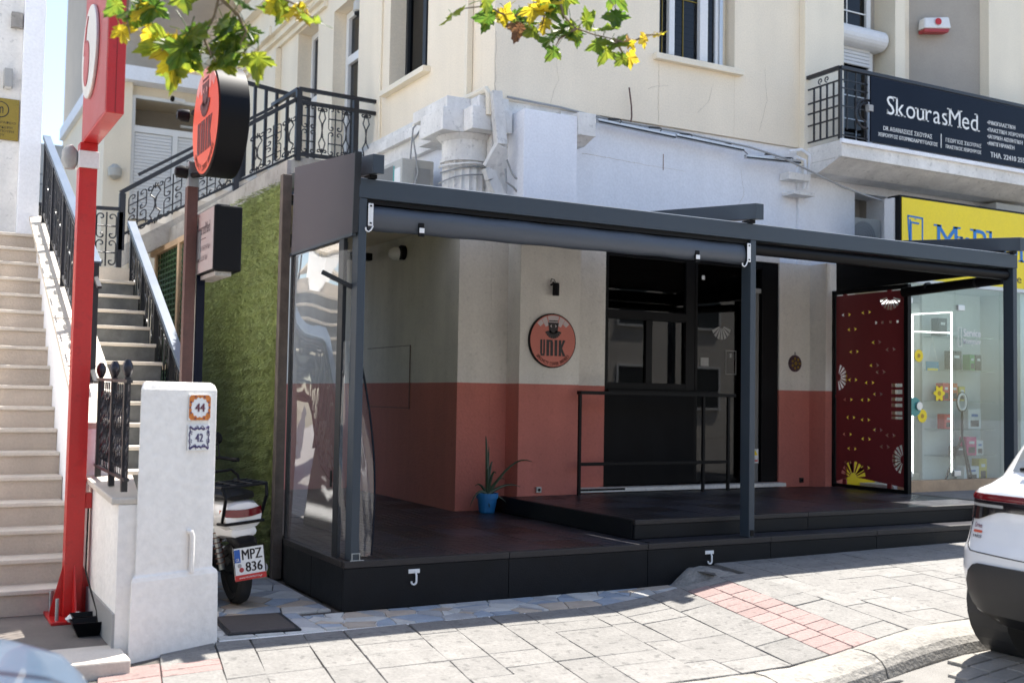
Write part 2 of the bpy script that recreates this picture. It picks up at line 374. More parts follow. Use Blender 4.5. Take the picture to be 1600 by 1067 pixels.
def scrolls(kindk, wd, ht):
    """2D polylines of one wrought iron baluster, x across (centred), y up from 0"""
    out = []; pi = math.pi; h = ht; a = wd/2
    if kindk == 0:      # opposed C scrolls round a straight bar
        out.append([(0, 0), (0, h)])
        for sx in (-1, 1):
            for y0 in (.01*h, .505*h):
                hh = .485*h; R = .40*a
                c = spiral(.52*a, y0+R*1.05, .08*a, R, -pi*1.7, 0, 14)+spiral(.52*a, y0+hh-R*1.05, R, .08*a, 0, pi*1.7, 14)
                out.append([(sx*x, y) for x, y in c])
                out.append([(sx*x, y) for x, y in [(0, y0+.5*hh), (.5*a, y0+.5*hh), (.92*a, y0+.5*hh)]])
    else:               # lyre: two long S curves pinched in the middle
        for sx in (-1, 1):
            for sg, y0 in ((1, 0), (-1, h)):
                c = [(0, h*.5), (.12*a, y0+sg*.36*h), (.55*a, y0+sg*.25*h), (.62*a, y0+sg*.2*h)]
                e = [(.55*a, y0+sg*.13*h), (.2*a, y0+sg*.06*h), (.0, y0+sg*.02*h)]
                out.append([(sx*x, y) for x, y in c[:3]+[(.30*a, y0+sg*.13*h), (.04*a, y0+sg*.07*h)]])
                out.append([(sx*x, y) for x, y in spiral(.55*a, y0+sg*.08*h, .36*a, .08*a, sg*pi*1.2, -sg*pi*1.0, 14)])
        out.append([(0, 0), (0, .14*h)]); out.append([(0, h), (0, .86*h)]); out.append([(0, .42*h), (0, .58*h)])
    return out
def scroll_mb(kindk, wd, ht, r=.007, plane='x'):
    b = MB()
    for pl in scrolls(kindk, wd, ht):
        b.tube([(x, 0, y) if plane == 'x' else (0, x, y) for x, y in pl], r, 4)
    return b
def smooth01(t): t = max(0, min(1, t)); return t*t*(3-2*t)
def gz(x, y):
    """height of the pavement"""
    z = -.365 + (.03*(x+1.0) if x < -1.0 else .004*(x+1))
    z = z + smooth01((x-1.7)/1.5)*.15 + (.008*(x-3.2) if x > 3.2 else 0)
    return z + (.018*min(0, y+.6) if y > -3 else .018*-2.4)
# ------------------------------------------------------------------ ground
KY0, KY1 = -2.46, -2.76       # kerb
def sheet(name, m, x0, x1, y0, y1, nx, ny, dz, fn=gz):
    return kind(MB().grid(lambda u, v: (x0+(x1-x0)*u, y0+(y1-y0)*v, fn(x0+(x1-x0)*u, y0+(y1-y0)*v)+dz), nx, ny).build(name, m))
def rz_(x, y): return gz(max(-8, min(12, x)), -2.6)-.125
road = MB()
xs = [-90, -30, -12]+[-8+i*.5 for i in range(41)]+[20, 40, 90]; ys = [90, 40, 12, KY0-.02, -4, -6, -10, -20, -90]
road.add([(x, y, rz_(x, 0) - (0 if y < -2 else .25)) for y in ys for x in xs], [(j*len(xs)+i, (j+1)*len(xs)+i, (j+1)*len(xs)+i+1, j*len(xs)+i+1) for j in range(len(ys)-1) for i in range(len(xs)-1)])
road = kind(road.build('road', m_road)); 
pav = sheet('pavement', m_sand, -9, 14, KY0, -.53, 92, 12, -.016); sheet('pavement', m_sand, 2.97, 14, -.53, .1, 44, 4, -.016)
yard = kind(MB().grid(lambda u, v: (-1.7+1.75*u, -.5+9.5*v, -.368), 4, 8).build('side_alley_ground', m_sand))
def slab_mesh(b, poly, zf, th=.03, gap=.0032):
    n = len(poly); cx = sum(p[0] for p in poly)/n; cy = sum(p[1] for p in poly)/n
    def sh(p, g):
        d = math.hypot(p[0]-cx, p[1]-cy) or 1; k = max(0, (d-g)/d); return (cx+(p[0]-cx)*k, cy+(p[1]-cy)*k)
    dz = random.uniform(-.0015, .0015); tx = random.uniform(-.003, .003)
    lo = [sh(p, gap) for p in poly]; hi = [sh(p, gap+.004) for p in poly]; zz = lambda p: zf(*p)+dz+tx*(p[0]-cx)
    vs = [(p[0]-cx, p[1]-cy, zz(p)-th-zf(cx, cy)) for p in lo]+[(p[0]-cx, p[1]-cy, zz(p)-.006-zf(cx, cy)) for p in lo]+[(p[0]-cx, p[1]-cy, zz(p)-zf(cx, cy)) for p in hi]
    fs = [tuple(range(2*n, 3*n))]
    for r in (0, 1):
        fs += [(r*n+i, r*n+(i+1) % n, (r+1)*n+(i+1) % n, (r+1)*n+i) for i in range(n)]
    b.add(vs, fs); return (cx, cy, zf(cx, cy))
def put_slab(name, m, parent, poly, zf, **k):
    b = MB(); c = slab_mesh(b, ccw(poly), zf, **k); o = b.build(name, m, None); o.location = c; o.parent = parent; return o
SH = .17
def shx(u, y): return u + SH*(y+1.0)
rs = random.Random(3)
u = -2.9
while u < 8.3:
    wdt = rs.choice([.22, .28, .34, .40, .46])
    if 2.42 < u+wdt+.12 and u < 2.41: wdt = 2.42-u
    brick = abs(u-2.42) < .02
    if brick: wdt = .40
    y = -2.45
    jit = lambda a: a+rs.uniform(-.006, .006)
    yend = lambda x: -.52 if x < 2.97 else (-.66 if brick else -.005)
    while y < yend(u+wdt/2)-.02:
        ln = .155 if brick else rs.choice([.24, .32, .42, .52, .66])
        y2 = min(y+ln, yend(u+wdt/2))
        if yend(u+wdt/2)-y2 < .12: y2 = yend(u+wdt/2)
        if brick:
            for k in range(2):
                off = .07*k
                a0, a1 = u+.2*k, u+.2*k+.2
                ya, yb = y+(off if y > -2.44 else 0), min(y2+off, -.66)
                if yb-ya > .05: put_slab('pink_paving_brick', m_pink, pav, [(shx(a0, ya), ya), (shx(a1, ya), ya), (shx(a1, yb), yb), (shx(a0, yb), yb)], gz, gap=.004)
        else:
            poly = [(jit(shx(u, y)), jit(y)), (jit(shx(u+wdt, y)), jit(y)), (jit(shx(u+wdt, y2)), jit(y2)), (jit(shx(u, y2)), jit(y2))]
            cx = sum(p[0] for p in poly)/4; cy = (y+y2)/2
            pk = cx < -1.3 and cy > -1.45 and cy < -.95
            if not (cx < -1.55 and cy > -1.0):
                if pk:
                    for q in range(2):
                        ym = y+(y2-y)*q/2; yn = y+(y2-y)*(q+1)/2
                        put_slab('pink_paving_brick', m_pink, pav, [(shx(u, ym), ym), (shx(u+wdt, ym), ym), (shx(u+wdt, yn), yn), (shx(u, yn), yn)], gz)
                else: put_slab('paving_slab', m_slab, pav, poly, gz)
        y = y2
    if brick:
        put_slab('paving_slab', m_slab, pav, [(shx(u, -.655), -.655), (shx(u+wdt, -.655), -.655), (shx(u+wdt, -.53), -.53), (shx(u, -.53), -.53)], gz)
    u += wdt
# crazy paving: clipped Voronoi cells
def voronoi(pts, inside):
    cells = []
    for i, p in enumerate(pts):
        poly = list(inside)
        near = sorted(range(len(pts)), key=lambda j: (pts[j][0]-p[0])**2+(pts[j][1]-p[1])**2)[1:16]
        for j in near:
            q = pts[j]; mx, my = (p[0]+q[0])/2, (p[1]+q[1])/2; nx, ny = q[0]-p[0], q[1]-p[1]; out = []
            for k in range(len(poly)):
                a, b = poly[k], poly[(k+1) % len(poly)]
                da = (a[0]-mx)*nx+(a[1]-my)*ny; db = (b[0]-mx)*nx+(b[1]-my)*ny
                if da <= 0: out.append(a)
                if da*db < 0: t = da/(da-db); out.append((a[0]+(b[0]-a[0])*t, a[1]+(b[1]-a[1])*t))
            poly = out
            if len(poly) < 3: break
        if len(poly) >= 3: cells.append(poly)
    return cells
strip_z = lambda x, y: -.352 + smooth01((x-2.7)/.4)*.03
def crazy_area(rect, n, parent, zf, seed):
    r = random.Random(seed); x0, x1, y0, y1 = rect
    pts = [(r.uniform(x0, x1), r.uniform(y0, y1)) for _ in range(n)]
    for poly in voronoi(pts, [(x0, y0), (x1, y0), (x1, y1), (x0, y1)]):
        a = abs(sum(poly[i][0]*poly[(i+1) % len(poly)][1]-poly[(i+1) % len(poly)][0]*poly[i][1] for i in range(len(poly))))/2
        if a < .002: continue
        put_slab('paving_stone', r.choice([crazy[0], crazy[0], crazy[1], crazy[3], crazy[2]]), parent, poly, zf, gap=.006)
crz = sheet('crazy_paving_strip', m_oldwhite, -1.05, 2.97, -.53, 0, 30, 4, -.012, strip_z)
crazy_area((-.35, 2.93, -.50, -.005), 78, crz, strip_z, 5)
crazy_area((-1.06, -.09, .12, 2.3), 60, yard, lambda x, y: -.352, 8)
for q, (a, b) in enumerate([((-1.05, -.5), (-.35, .12))]):
    crazy_area((a[0], b[0], a[1], b[1]), 13, yard, lambda x, y: -.354, 11)
def pz(x, y):
    k = max(smooth01((x-2.78-.05*math.sin(y*17))/.24), smooth01((-.44-y+.03*math.sin(x*9))/.10)); return strip_z(x, y)*(1-k)+(gz(x, y)-.006)*k-.007+.004*math.sin(x*23)*math.sin(y*19)+.003*math.sin(x*51+y*40)
kind(MB().grid(lambda u, v: (1.7+1.45*u, -.60+.595*v, pz(1.7+1.45*u, -.60+.595*v)), 60, 30).build('concrete_fill', m_kerb, smooth=True))
dc = thing('drain_cover', 'dark rusty drain cover set in the pavement beside the white pillar', 'drain cover', (-.72, -.16, -.36), rad(-4))
MB().box(-.21, .21, -.27, .27, -.01, .022).build('cover_plate', mat('worn_cover_iron', (.06, .05, .047), .7, var=.3, scale=9, bump=.4), dc, .004, local=True)
fb = MB()
for a, b, c, d in ((-.235, -.212, -.295, .295), (.212, .235, -.295, .295), (-.212, .212, -.295, -.272), (-.212, .212, .272, .295)): fb.box(a, b, c, d, -.02, .018)
fb.build('cover_frame', m_dark, dc, local=True)
# kerb
kerb = kind(MB().box(-12, 14, KY1+.06, KY0-.04, -.75, -.56).build('kerb', m_kerb))
x = -7.0; rk = random.Random(4)
while x < 10:
    ln = rk.choice([.8, 1.0, 1.15]); b = MB(); prof = [(KY0-.004, -.18), (KY0-.004, 0), (-2.55, .004), (-2.64, -.006), (-2.70, -.028), (-2.735, -.065), (-2.755, -.12), (-2.76, -.2), (-2.76, -.3), (KY0-.004, -.3)]
    nseg = 6; rows = []
    for i in range(nseg+1):
        xx = x+.006+(ln-.012)*i/nseg
        rows.append([(xx-x, py+2.6+.015*math.sin(xx*3), gz(xx, -2.5)+pz+rk.uniform(-.004, .004)) for py, pz in prof])
    m_ = len(prof)
    b.add([p for r_ in rows for p in r_], [(i*m_+k, i*m_+(k+1) % m_, (i+1)*m_+(k+1) % m_, (i+1)*m_+k) for i in range(nseg) for k in range(m_)]+[tuple(range(m_)), tuple(range(nseg*m_, nseg*m_+m_))[::-1]])
    o = b.build('kerb_stone', m_kerb, None, smooth=False); o.location = (x, -2.6, 0); o.parent = kerb; x += ln
# setts by the kerb and gutter grate
xx = 1.2; rs = random.Random(9)
for row in range(7):
    xx = 1.0+rs.uniform(0, .2); y0 = -2.79-.16*row
    while xx < 6.4:
        ln = rs.uniform(.17, .27)
        if not (1.95 < xx+ln and xx < 2.6 and row < 2):
            put_slab('road_sett', m_sett, road, [(xx, y0-.155), (xx+ln, y0-.155), (xx+ln, y0), (xx, y0)], lambda x, y: rz_(x, y)+.014, th=.03, gap=.008)
        xx += ln
gg = thing('gutter_grate', 'dark iron gutter grate in the road beside the kerb', 'drain grate', (2.27, -2.97, rz_(2.27, 0)))
g0 = MB()
for a, b, c, d in ((-.30, .30, -.17, -.14), (-.30, .30, .14, .17), (-.30, -.27, -.14, .14), (.27, .30, -.14, .14)): g0.box(a, b, c, d, -.02, .02)
g0.build('grate_frame', m_dark, gg, local=True)
for i in range(9):
    MB().box(-.245+i*.061-.012, -.245+i*.061+.012, -.139, .139, -.02, .017).build('grate_bar', m_dark, gg, local=True)
MB().box(-.27, .27, -.139, .139, -.03, -.022).build('grate_pit', m_black, gg, local=True)
# ------------------------------------------------------------------ deck
deck = thing('cafe_deck', 'two level black timber deck of the cafe under the pergola', 'deck', (0, 0, -.35))
box('deck_base', m_black, deck, -.02, 2.64, .03, 6.0, -.34, -.022)
box('deck_base', m_black, deck, 2.64, 7.27, .03, .29, -.34, -.022)
box('deck_base', m_black, deck, 2.66, 7.60, .31, 2.9, -.34, .138)
for a, b, zb in ((-.05, 1.28, -.352), (1.284, 2.58, -.352), (2.584, 3.9, -.36), (3.904, 5.2, -.30), (5.204, 7.3, -.30)):
    box('skirt_board', m_deckskirt, deck, a, b, 0, .026, zb, -.052, .003)
    box('edge_board', m_trim, deck, a, b, -.008, .05, -.049, -.001, .004)
for a, b in ((.0265, .7), (.704, 1.40)):
    box('skirt_board', m_deckskirt, deck, -.05, -.022, a, b, -.352, -.05, .003)
box('edge_board', m_trim, deck, -.055, -.005, .052, 1.40, -.047, -.002, .004)
box('end_board', m_deckskirt, deck, 7.274, 7.3, .03, .3, -.3, -.05, .003)
for a, b in ((2.64, 4.6), (4.604, 7.3)):
    box('step_riser', m_deckskirt, deck, a, b, .27, .296, 0.002, .118, .003)
    box('edge_board', m_trim, deck, a, b, .262, .32, .120, .161, .004)
box('step_side', m_deckskirt, deck, 2.63, 2.657, .30, 2.6, .0, .158, .003)
TS = .45
def tile_mb(n=5, s=TS):
    b = MB(); p = s/n
    for i in range(n): b.box(-s/2+i*p+.004, -s/2+(i+1)*p-.004, -s/2+.003, s/2-.003, -.018, 0)
    return b
t0 = tile_mb().build('deck_tile', m_tile, deck, .002, local=True); t0.location = (.20+0, .28, .35-.001)
t1 = None; k = 0
def tiles(x0, x1, y0, y1, z):
    global k
    nx = int((x1-x0)/TS+.35); ny = int((y1-y0)/TS+.35)
    for i in range(nx):
        for j in range(ny):
            sx = (x1-x0)/nx/TS; sy = (y1-y0)/ny/TS; a = (i+j) % 2
            loc = (x0+(i+.5)*(x1-x0)/nx, y0+(j+.5)*(y1-y0)/ny, z+.35+rs.uniform(-.002, .001))
            if k == 0: t0.location = loc; t0.scale = (sx, sy, 1); k = 1; continue
            inst(t0, deck, loc, rz=a*math.pi/2, scale=(sx, sy, 1) if not a else (sy, sx, 1))
tiles(.0, 2.62, .055, 2.87, -.001); tiles(0., 2.21, 2.88, 5.9, -.001); tiles(2.665, 7.25, .325, 2.6, .159)
fb0 = box('front_tread_board', m_tile, deck, 2.66, 4.5, .053, .158, -.02, -.001, .003); box('front_tread_board', m_tile, deck, 4.504, 7.27, .053, .158, -.02, -.001, .003)
box('front_tread_board', m_tile, deck, 2.66, 5.1, .162, .266, -.02, -.001, .003); box('front_tread_board', m_tile, deck, 5.104, 7.27, .162, .266, -.02, -.001, .003)
def hook(x, z, lab):
    h = thing('awning_hook', lab, 'hook', (x, -.001, z), group='white strap hooks on the deck front')
    MB().box(-.045, .045, -.008, 0, -.012, .018).build('hook_plate', m_whitepl, h, .002, local=True)
    pts = [(.01, -.012, 0), (.012, -.022, -.03), (.012, -.022, -.07)]+[(.012-.02+.02*math.cos(a), -.022, -.07-.02*math.sin(a)) for a in [.5, 1, 1.6, 2.2, 2.8, 3.3]]
    MB().tube(pts, .0075, 6).build('hook_arm', m_whitepl, h, local=True, smooth=True)
hook(.49, -.100, 'white J-shaped hook on the deck front nearest the white corner pillar')
hook(3.22, -.105, 'white J-shaped hook on the deck front beside the middle pergola post')
# ------------------------------------------------------------------ pergola
pg = thing('pergola', 'anthracite metal pergola with sloped fabric roof over the cafe deck', 'pergola', (0, 0, 0))
for x in (0.0, 3.66, 7.17):
    o = box('post', m_anth, pg, x, x+.062, 0.004, .125, 0.0, 2.598, .004)
box('front_beam', m_anth, pg, -.004, 7.236, 0.0, .13, 2.60, 2.742, .004)
box('beam_sunlit_line', m_whitepl, pg, -.002, 7.234, .02, .128, 2.7425, 2.749)  # white strip standing in for the sunlit top edge of the beam
for x in (.055, 3.62, 7.13):
    MB().hexa([(x, -.11, 2.766), (x+.086, -.11, 2.766), (x+.086, 2.55, 2.766+.25), (x, 2.55, 2.766+.25)],
              [(x, -.11, 2.904), (x+.086, -.11, 2.904), (x+.086, 2.55, 2.904+.25), (x, 2.55, 2.904+.25)]).build('roof_rafter', m_anth, pg, .003)
    MB().box(x+.01, x+.07, -.02, .09, 2.745, 2.772).build('rafter_foot', m_black, pg)
def roof(x0, x1):
    def fn(u, v):
        y = .02+2.5*v; return (x0+(x1-x0)*u, y+.10, 2.775+.094*y+.012*math.cos(v*2*math.pi*9)-.02)
    return MB().grid(fn, 1, 90).build('roof_canvas', m_canvas, pg, smooth=True)
roof(.142, 3.619); roof(3.707, 7.129)
MB().box(.0, 7.2, 2.56, 2.62, 2.95, 3.08).build('wall_beam', m_anth, pg, .003)
for x, y0, y1 in ((.06, .13, 2.55), (3.665, .13, 2.55), (7.14, .13, 2.5)):
    pass
box('side_beam', m_anth, pg, .066, .12, .13, 2.5, 2.46, 2.56, .003)
# bracket at the foot of the left post and of the middle post
bk = MB(); bk.box(-.005, .10, -.004, .003, .0, .006); bk.box(.005, .012, -.004, .003, .006, .055); bk.box(.062, .069, -.004, .003, .006, .055); bk.box(.012, .062, -.004, .003, .049, .055)
bk.build('foot_bracket', m_zinc, pg, .001)
box('foot_bracket', m_black, pg, 3.672, 3.712, -.003, .0035, .012, .065, .002)
# left side awning
sa = thing('side_awning', 'mauve grey awning panel on the left end of the pergola', 'awning', (-.02, .7, 2.3))
MB().hexa([(-.032, .03, 2.345), (-.018, .03, 2.345), (-.018, 1.47, 2.345), (-.032, 1.47, 2.345)],
          [(-.032, .0, 2.925), (-.018, .0, 2.925), (-.018, 1.43, 3.062), (-.032, 1.43, 3.062)]).build('awning_fabric', m_canvas, sa)
MB().bar((-.018, .0, 2.93), (-.018, .02, 2.345), .05, .016, (0, 1, 0)).build('awning_edge', m_dark, sa)
MB().bar((-.024, .03, 2.335), (-.024, 1.49, 2.335), .03, .02).build('awning_hem_bar', m_anth, sa)
# right side awning + blind
sb = thing('side_awning', 'dark awning panel at the right end of the pergola above the burgundy screen', 'awning', (7.2, 1.3, 2.5))
MB().hexa([(7.195, .13, 2.57), (7.207, .13, 2.57), (7.207, 2.5, 2.55), (7.195, 2.5, 2.55)],
          [(7.195, .13, 2.80), (7.207, .13, 2.80), (7.207, 2.5, 2.99), (7.195, 2.5, 2.99)]).build('awning_fabric', m_black, sb)
rb = thing('rolled_blind', 'black rolled side blind hanging in front of the phone shop window', 'blind', (7.2, .8, 2.45))
MB().tube([(7.2, .14, 2.50), (7.2, 1.46, 2.46)], .055, 14).build('blind_roll', m_black, rb, smooth=True)
for y in (.45, 1.1): MB().tube([(7.2, y, 2.49), (7.2, y+.03, 2.489)], .058, 12).build('blind_strap', m_dark, rb)
# front rolled blind
fbl = thing('rolled_blind', 'long slate grey rolled blind under the left half of the pergola beam', 'blind', (1.85, .1, 2.47))
def roll(u, v):
    x = .085+3.53*v; a = 2*math.pi*u; r = .085+.004*math.sin(3*a+v*3)+.003*math.sin(v*40); sag = -.02*math.sin(math.pi*v)*0
    return (x, .085+r*.8*math.cos(a), 2.475+r*1.08*math.sin(a)+sag)
MB().grid(roll, 22, 40).build('blind_roll', m_blind, fbl, smooth=True)
box('blind_tube', m_black, fbl, .07, 3.65, .03, .11, 2.565, 2.598)
for x in (.50, 3.08):
    b = MB(); b.tube([(x, .085+.094*.8*math.cos(a), 2.475+.094*1.08*math.sin(a)) for a in [2*math.pi*i/18 for i in range(18)]], .006, 4, closed=True)
    box('strap', m_black, fbl, x-.022, x+.022, .012, .03, 2.36, 2.46, .003)
    box('strap_buckle', m_whitepl, fbl, x-.02, x+.02, .004, .012, 2.385, 2.422, .002)
for x in (.068, 3.615):
    b = MB().box(x, x+.04, -.006, .002, 2.40, 2.565); b.build('end_bracket', m_whitepl, fbl, .008)
    for z in (2.42, 2.545): box('bracket_slot', m_black, fbl, x+.012, x+.028, -.009, -.0065, z-.006, z+.006)
for x in (.06, 3.565): MB().tube([(x+.045, -.01, 2.40), (x+.03, -.012, 2.37), (x+.01, -.012, 2.355), (x-.01, -.012, 2.365), (x-.012, -.012, 2.385)], .006, 6).build('blind_crank_hook', m_whitepl, fbl, smooth=True)
fb2 = thing('rolled_blind', 'slim dark rolled blind under the right half of the pergola beam', 'blind', (5.4, .1, 2.53))
MB().tube([(3.74, .085, 2.535), (7.15, .085, 2.535)], .055, 14).build('blind_roll', m_black, fb2, smooth=True)
# clear side panel
cp = thing('clear_side_panel', 'clear plastic wind panel in a dark frame on the left side of the deck', 'wind panel', (-.02, .8, 0))
MB().grid(lambda u, v: (-.02+.006*math.sin(u*5+v*7), .24+1.2*u, -.02+2.33*v), 10, 20).build('clear_sheet', m_film, cp, smooth=True)
MB().bar((-.02, .15, -.03), (-.02, .15, 2.34), .11, .03, (0, 1, 0)); 
box('frame_post', m_dark, cp, -.035, -.005, .205, .31, -.03, 2.33, .003); box('frame_post', m_dark, cp, -.035, -.005, 1.42, 1.46, -.03, 2.33, .003)
box('frame_rail', m_anth, cp, -.036, -.004, .312, 1.418, -.055, -.01, .003)
box('clip', m_black, cp, -.042, -.036, .33, .36, .50, .62)
# loose clear curtain behind the left post
cc = thing('clear_curtain', 'loose clear plastic curtain hanging round the left pergola post', 'curtain', (.08, .1, 0))
def cur(u, v):
    z = .015+1.55*v; wv = .055+.145*(1-v**3)+.02*math.sin(v*5)
    return (-.045+(wv+.045)*u, .145+.02*math.sin(u*7+v*4)-.05*u, z)
MB().grid(cur, 14, 24).build('clear_sheet', m_film2, cc, smooth=True)
MB().tube([cur(1, i/24) for i in range(25)], .009, 5).build('curtain_hem', m_navy, cc, smooth=True)
fl = MB().grid(lambda u, v: (-.20+.22*u+.03*v, .16-.03*u, 2.06-.085*u+.30*v*(.5+u*.4)), 6, 6); fl.build('folded_flap', m_film2, cc, smooth=True)
MB().bar((-.215, .155, 2.06), (.02, .12, 1.955), .03, .03).build('flap_rod', m_dark, cc)
# posts and timber at the back of the side panel
wp = thing('timber_post', 'weathered timber post between the clear panel and the grass wall', 'post', (-.06, 1.55, -.35))
box('post_shaft', mat('weathered_timber', (.13, .105, .085), .85, var=.35, scale=9, streak=.4, bump=.4), wp, -.10, -.02, 1.53, 1.61, -.352, 3.02, .006)
# ------------------------------------------------------------------ artificial grass wall
gw = thing('grass_wall', 'wall covered in shaggy rolls of green artificial grass beside the clear panel', 'green wall', (-.07, 3, -.35))
box('backing_board', m_grass, gw, -.06, .0, 1.62, 4.7, -.352, 2.97)
rg = random.Random(2); gv = []; gf = []
rolls = [(1.62, 2.62), (2.64, 3.7), (3.72, 4.7)]
for i in range(30000):
    y = rg.uniform(1.62, 4.68); z = -.33+3.32*rg.random()
    r_ = 0 if y < 2.63 else (1 if y < 3.71 else 2)
    edge = min(abs(y-2.63), abs(y-3.71))
    row = .115+.012*math.sin(r_*3+1); ph = (z+.02*math.sin(y*2.3+r_*2)) % row/row
    out = .018+.06*(1-ph)+.02*math.sin(y*3+z*2.1)+(-.02 if edge < .03 else 0); ln = rg.uniform(.03, .065); wd = rg.uniform(.004, .008)
    dy = rg.uniform(-.02, .02); x = -.062; p0 = (x-out*.4, y, z); tip = (x-out-rg.uniform(0, .03), y+dy, z-ln*rg.uniform(.2, 1.1)+.012)
    k0 = len(gv); gv += [(p0[0], y-wd, z), (p0[0], y+wd, z), ((p0[0]+tip[0])/2-.012, y+wd+dy*.5, (z+tip[2])/2+.008), ((p0[0]+tip[0])/2-.012, y-wd+dy*.5, (z+tip[2])/2+.008), tip]
    gf += [(k0, k0+1, k0+2, k0+3), (k0+3, k0+2, k0+4)]
gm = bpy.data.meshes.new('grass_blades'); gm.from_pydata([(p[0]+.07, p[1]-3, p[2]+.35) for p in gv], [], gf); gm.materials.append(m_grass)
go = bpy.data.objects.new('grass_blades', gm); COL.objects.link(go); go.parent = gw; kind(go, 'stuff')
# trellis behind the sign post
tr = thing('trellis_frame', 'pale timber frame with green netting beyond the grass wall', 'trellis', (-.06, 6, 0))
for y0, y1, z0, z1 in ((4.72, 4.80, -.3, 2.96), (5.50, 5.60, -.3, 2.89), (6.80, 6.90, -.3, 2.89)): box('frame_post', m_wood, tr, -.09, -.03, y0, y1, z0, z1, .004)
box('frame_rail', m_wood, tr, -.09, -.03, 4.80, 7.2, 2.89, 2.96, .004); box('frame_rail', m_wood, tr, -.088, -.032, 5.60, 6.80, 1.44, 1.50, .004)
nb = MB()
for i in range(46):
    nb.bar((-.05, 5.24, -.2+i*.067), (-.05, 7.0, -.2+i*.067), .02, .022)
for i in range(12): nb.bar((-.056, 5.3+i*.15, -.3), (-.056, 5.3+i*.15, 2.88), .012, .02, (0, 1, 0))
kind(nb.build('green_netting', mat('green_net', (.025, .07, .02), .7, var=.3), tr), 'stuff')
box('netting_backing', mat('dark_green_backing', (.012, .028, .012), .9), tr, -.03, -.02, 4.8, 7.1, -.3, 2.9)
# ------------------------------------------------------------------ cafe building
cb = thing('cafe_building', 'two storey cream corner building with the coral and white cafe on its ground floor', 'building', (2.6, 2.9, -.35))
def wall(name, m, *a, bevel=0): return box(name, m, cb, *a, bevel=bevel)
# ground floor
wall('side_wall', m_tone, 2.22, 2.6, 2.875, 12, -.4, 3.25)
wall('corner_pier', m_tone, 2.602, 2.80, 2.875, 3.2, -.1, 3.25)
wall('pilaster', m_tone, 2.80, 3.54, 2.60, 3.2, -.1, 3.05, bevel=.006)
wall('pilaster_top', m_white, 2.80, 3.46, 2.58, 3.2, 3.052, 4.22, bevel=.006)
wall('front_wall', m_tone, 3.542, 4.05, 2.875, 3.2, -.1, 2.90)
wall('front_wall', m_tone, 6.62, 7.12, 2.875, 3.2, -.1, 2.90)
wall('pilaster', m_tone, 7.122, 7.62, 2.60, 3.2, -.1, 2.90, bevel=.006)
wall('upper_front_wall', m_white, 3.462, 6.95, 2.94, 3.2, 2.902, 4.37)
wall('lintel_wall', m_tone, 4.05, 6.62, 2.876, 2.94, 2.89, 3.0)
wall('corner_wall', m_oldwhite, 2.602, 3.46, 2.93, 3.2, 3.252, 4.374)
wall('cornice_block', m_oldwhite, 3.462, 3.68, 2.55, 2.94, 4.02, 4.27, bevel=.006)
MB().hexa([(3.48, 2.72, 3.94), (3.64, 2.72, 3.94), (3.64, 2.94, 3.94), (3.48, 2.94, 3.94)], [(3.464, 2.57, 4.02), (3.67, 2.57, 4.02), (3.67, 2.94, 4.02), (3.464, 2.94, 4.02)]).build('cornice_corbel', m_oldwhite, cb)
wall('right_pier', m_white, 6.952, 7.62, 2.90, 3.2, 2.902, 4.14)
# upper floor, front
Z0, Z1 = 4.375, 8.0
wall('upper_wall', m_cream, 2.6, 4.77, 2.90, 3.2, Z0, Z1)
wall('upper_wall', m_cream, 4.772, 5.90, 2.90, 3.2, Z0, 5.20)
wall('upper_wall', m_cream, 4.772, 5.90, 2.90, 3.2, 7.0, Z1)
wall('upper_wall', m_cream, 5.902, 6.95, 2.90, 3.2, Z0, Z1)
wall('upper_pilaster', m_cream2, 6.952, 7.62, 2.80, 3.4, 4.142, Z1, bevel=.005)
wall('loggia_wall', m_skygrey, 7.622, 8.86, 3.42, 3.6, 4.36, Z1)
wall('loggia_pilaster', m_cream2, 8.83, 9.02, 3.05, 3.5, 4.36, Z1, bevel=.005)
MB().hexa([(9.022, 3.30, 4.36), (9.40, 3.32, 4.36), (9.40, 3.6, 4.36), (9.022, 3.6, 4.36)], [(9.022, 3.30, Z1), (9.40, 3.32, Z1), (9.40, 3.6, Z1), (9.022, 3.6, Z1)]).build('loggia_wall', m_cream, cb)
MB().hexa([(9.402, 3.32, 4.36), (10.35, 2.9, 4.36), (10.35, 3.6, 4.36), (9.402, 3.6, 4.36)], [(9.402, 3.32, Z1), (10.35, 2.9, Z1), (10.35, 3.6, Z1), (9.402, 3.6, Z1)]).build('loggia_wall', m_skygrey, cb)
wall('upper_pilaster', m_cream2, 10.352, 11.05, 2.75, 3.5, 4.36, Z1, bevel=.005)
wall('upper_wall', m_cream, 11.052, 16, 2.88, 3.3, 4.36, Z1)
# upper floor, left side: openings Y 4.65-5.85 (window), 6.95-7.9 (door), 8.75-9.75 (window)
segs = [(3.202, 4.65, Z0, Z1), (5.85, 7.0, 4.10, Z1), (8.05, 8.75, 4.1, Z1), (9.75, 16, 3.26, Z1), (4.652, 5.848, 4.1, 5.14), (4.652, 5.848, 7.0, Z1), (7.002, 8.048, 6.85, Z1), (8.752, 9.748, 4.1, 4.6), (8.752, 9.748, 7.0, Z1)]
for y0, y1, z0, z1 in segs: wall('upper_side_wall', m_cream, 2.6, 2.95, y0, y1, z0, z1)
wall('upper_side_wall', m_white, 2.602, 2.95, 3.2, 9.75, 3.26, 4.09)
wall('side_band', m_oldwhite, 2.52, 2.60, 3.95, 9.7, 4.08, 4.52, bevel=.006)
wall('side_band', m_oldwhite, 2.45, 2.60, 3.95, 9.7, 4.3, 4.42, bevel=.006)
wall('upper_side_pilaster', m_cream, 2.50, 2.598, 10.65, 11.1, 4.1, 7.0, bevel=.005)
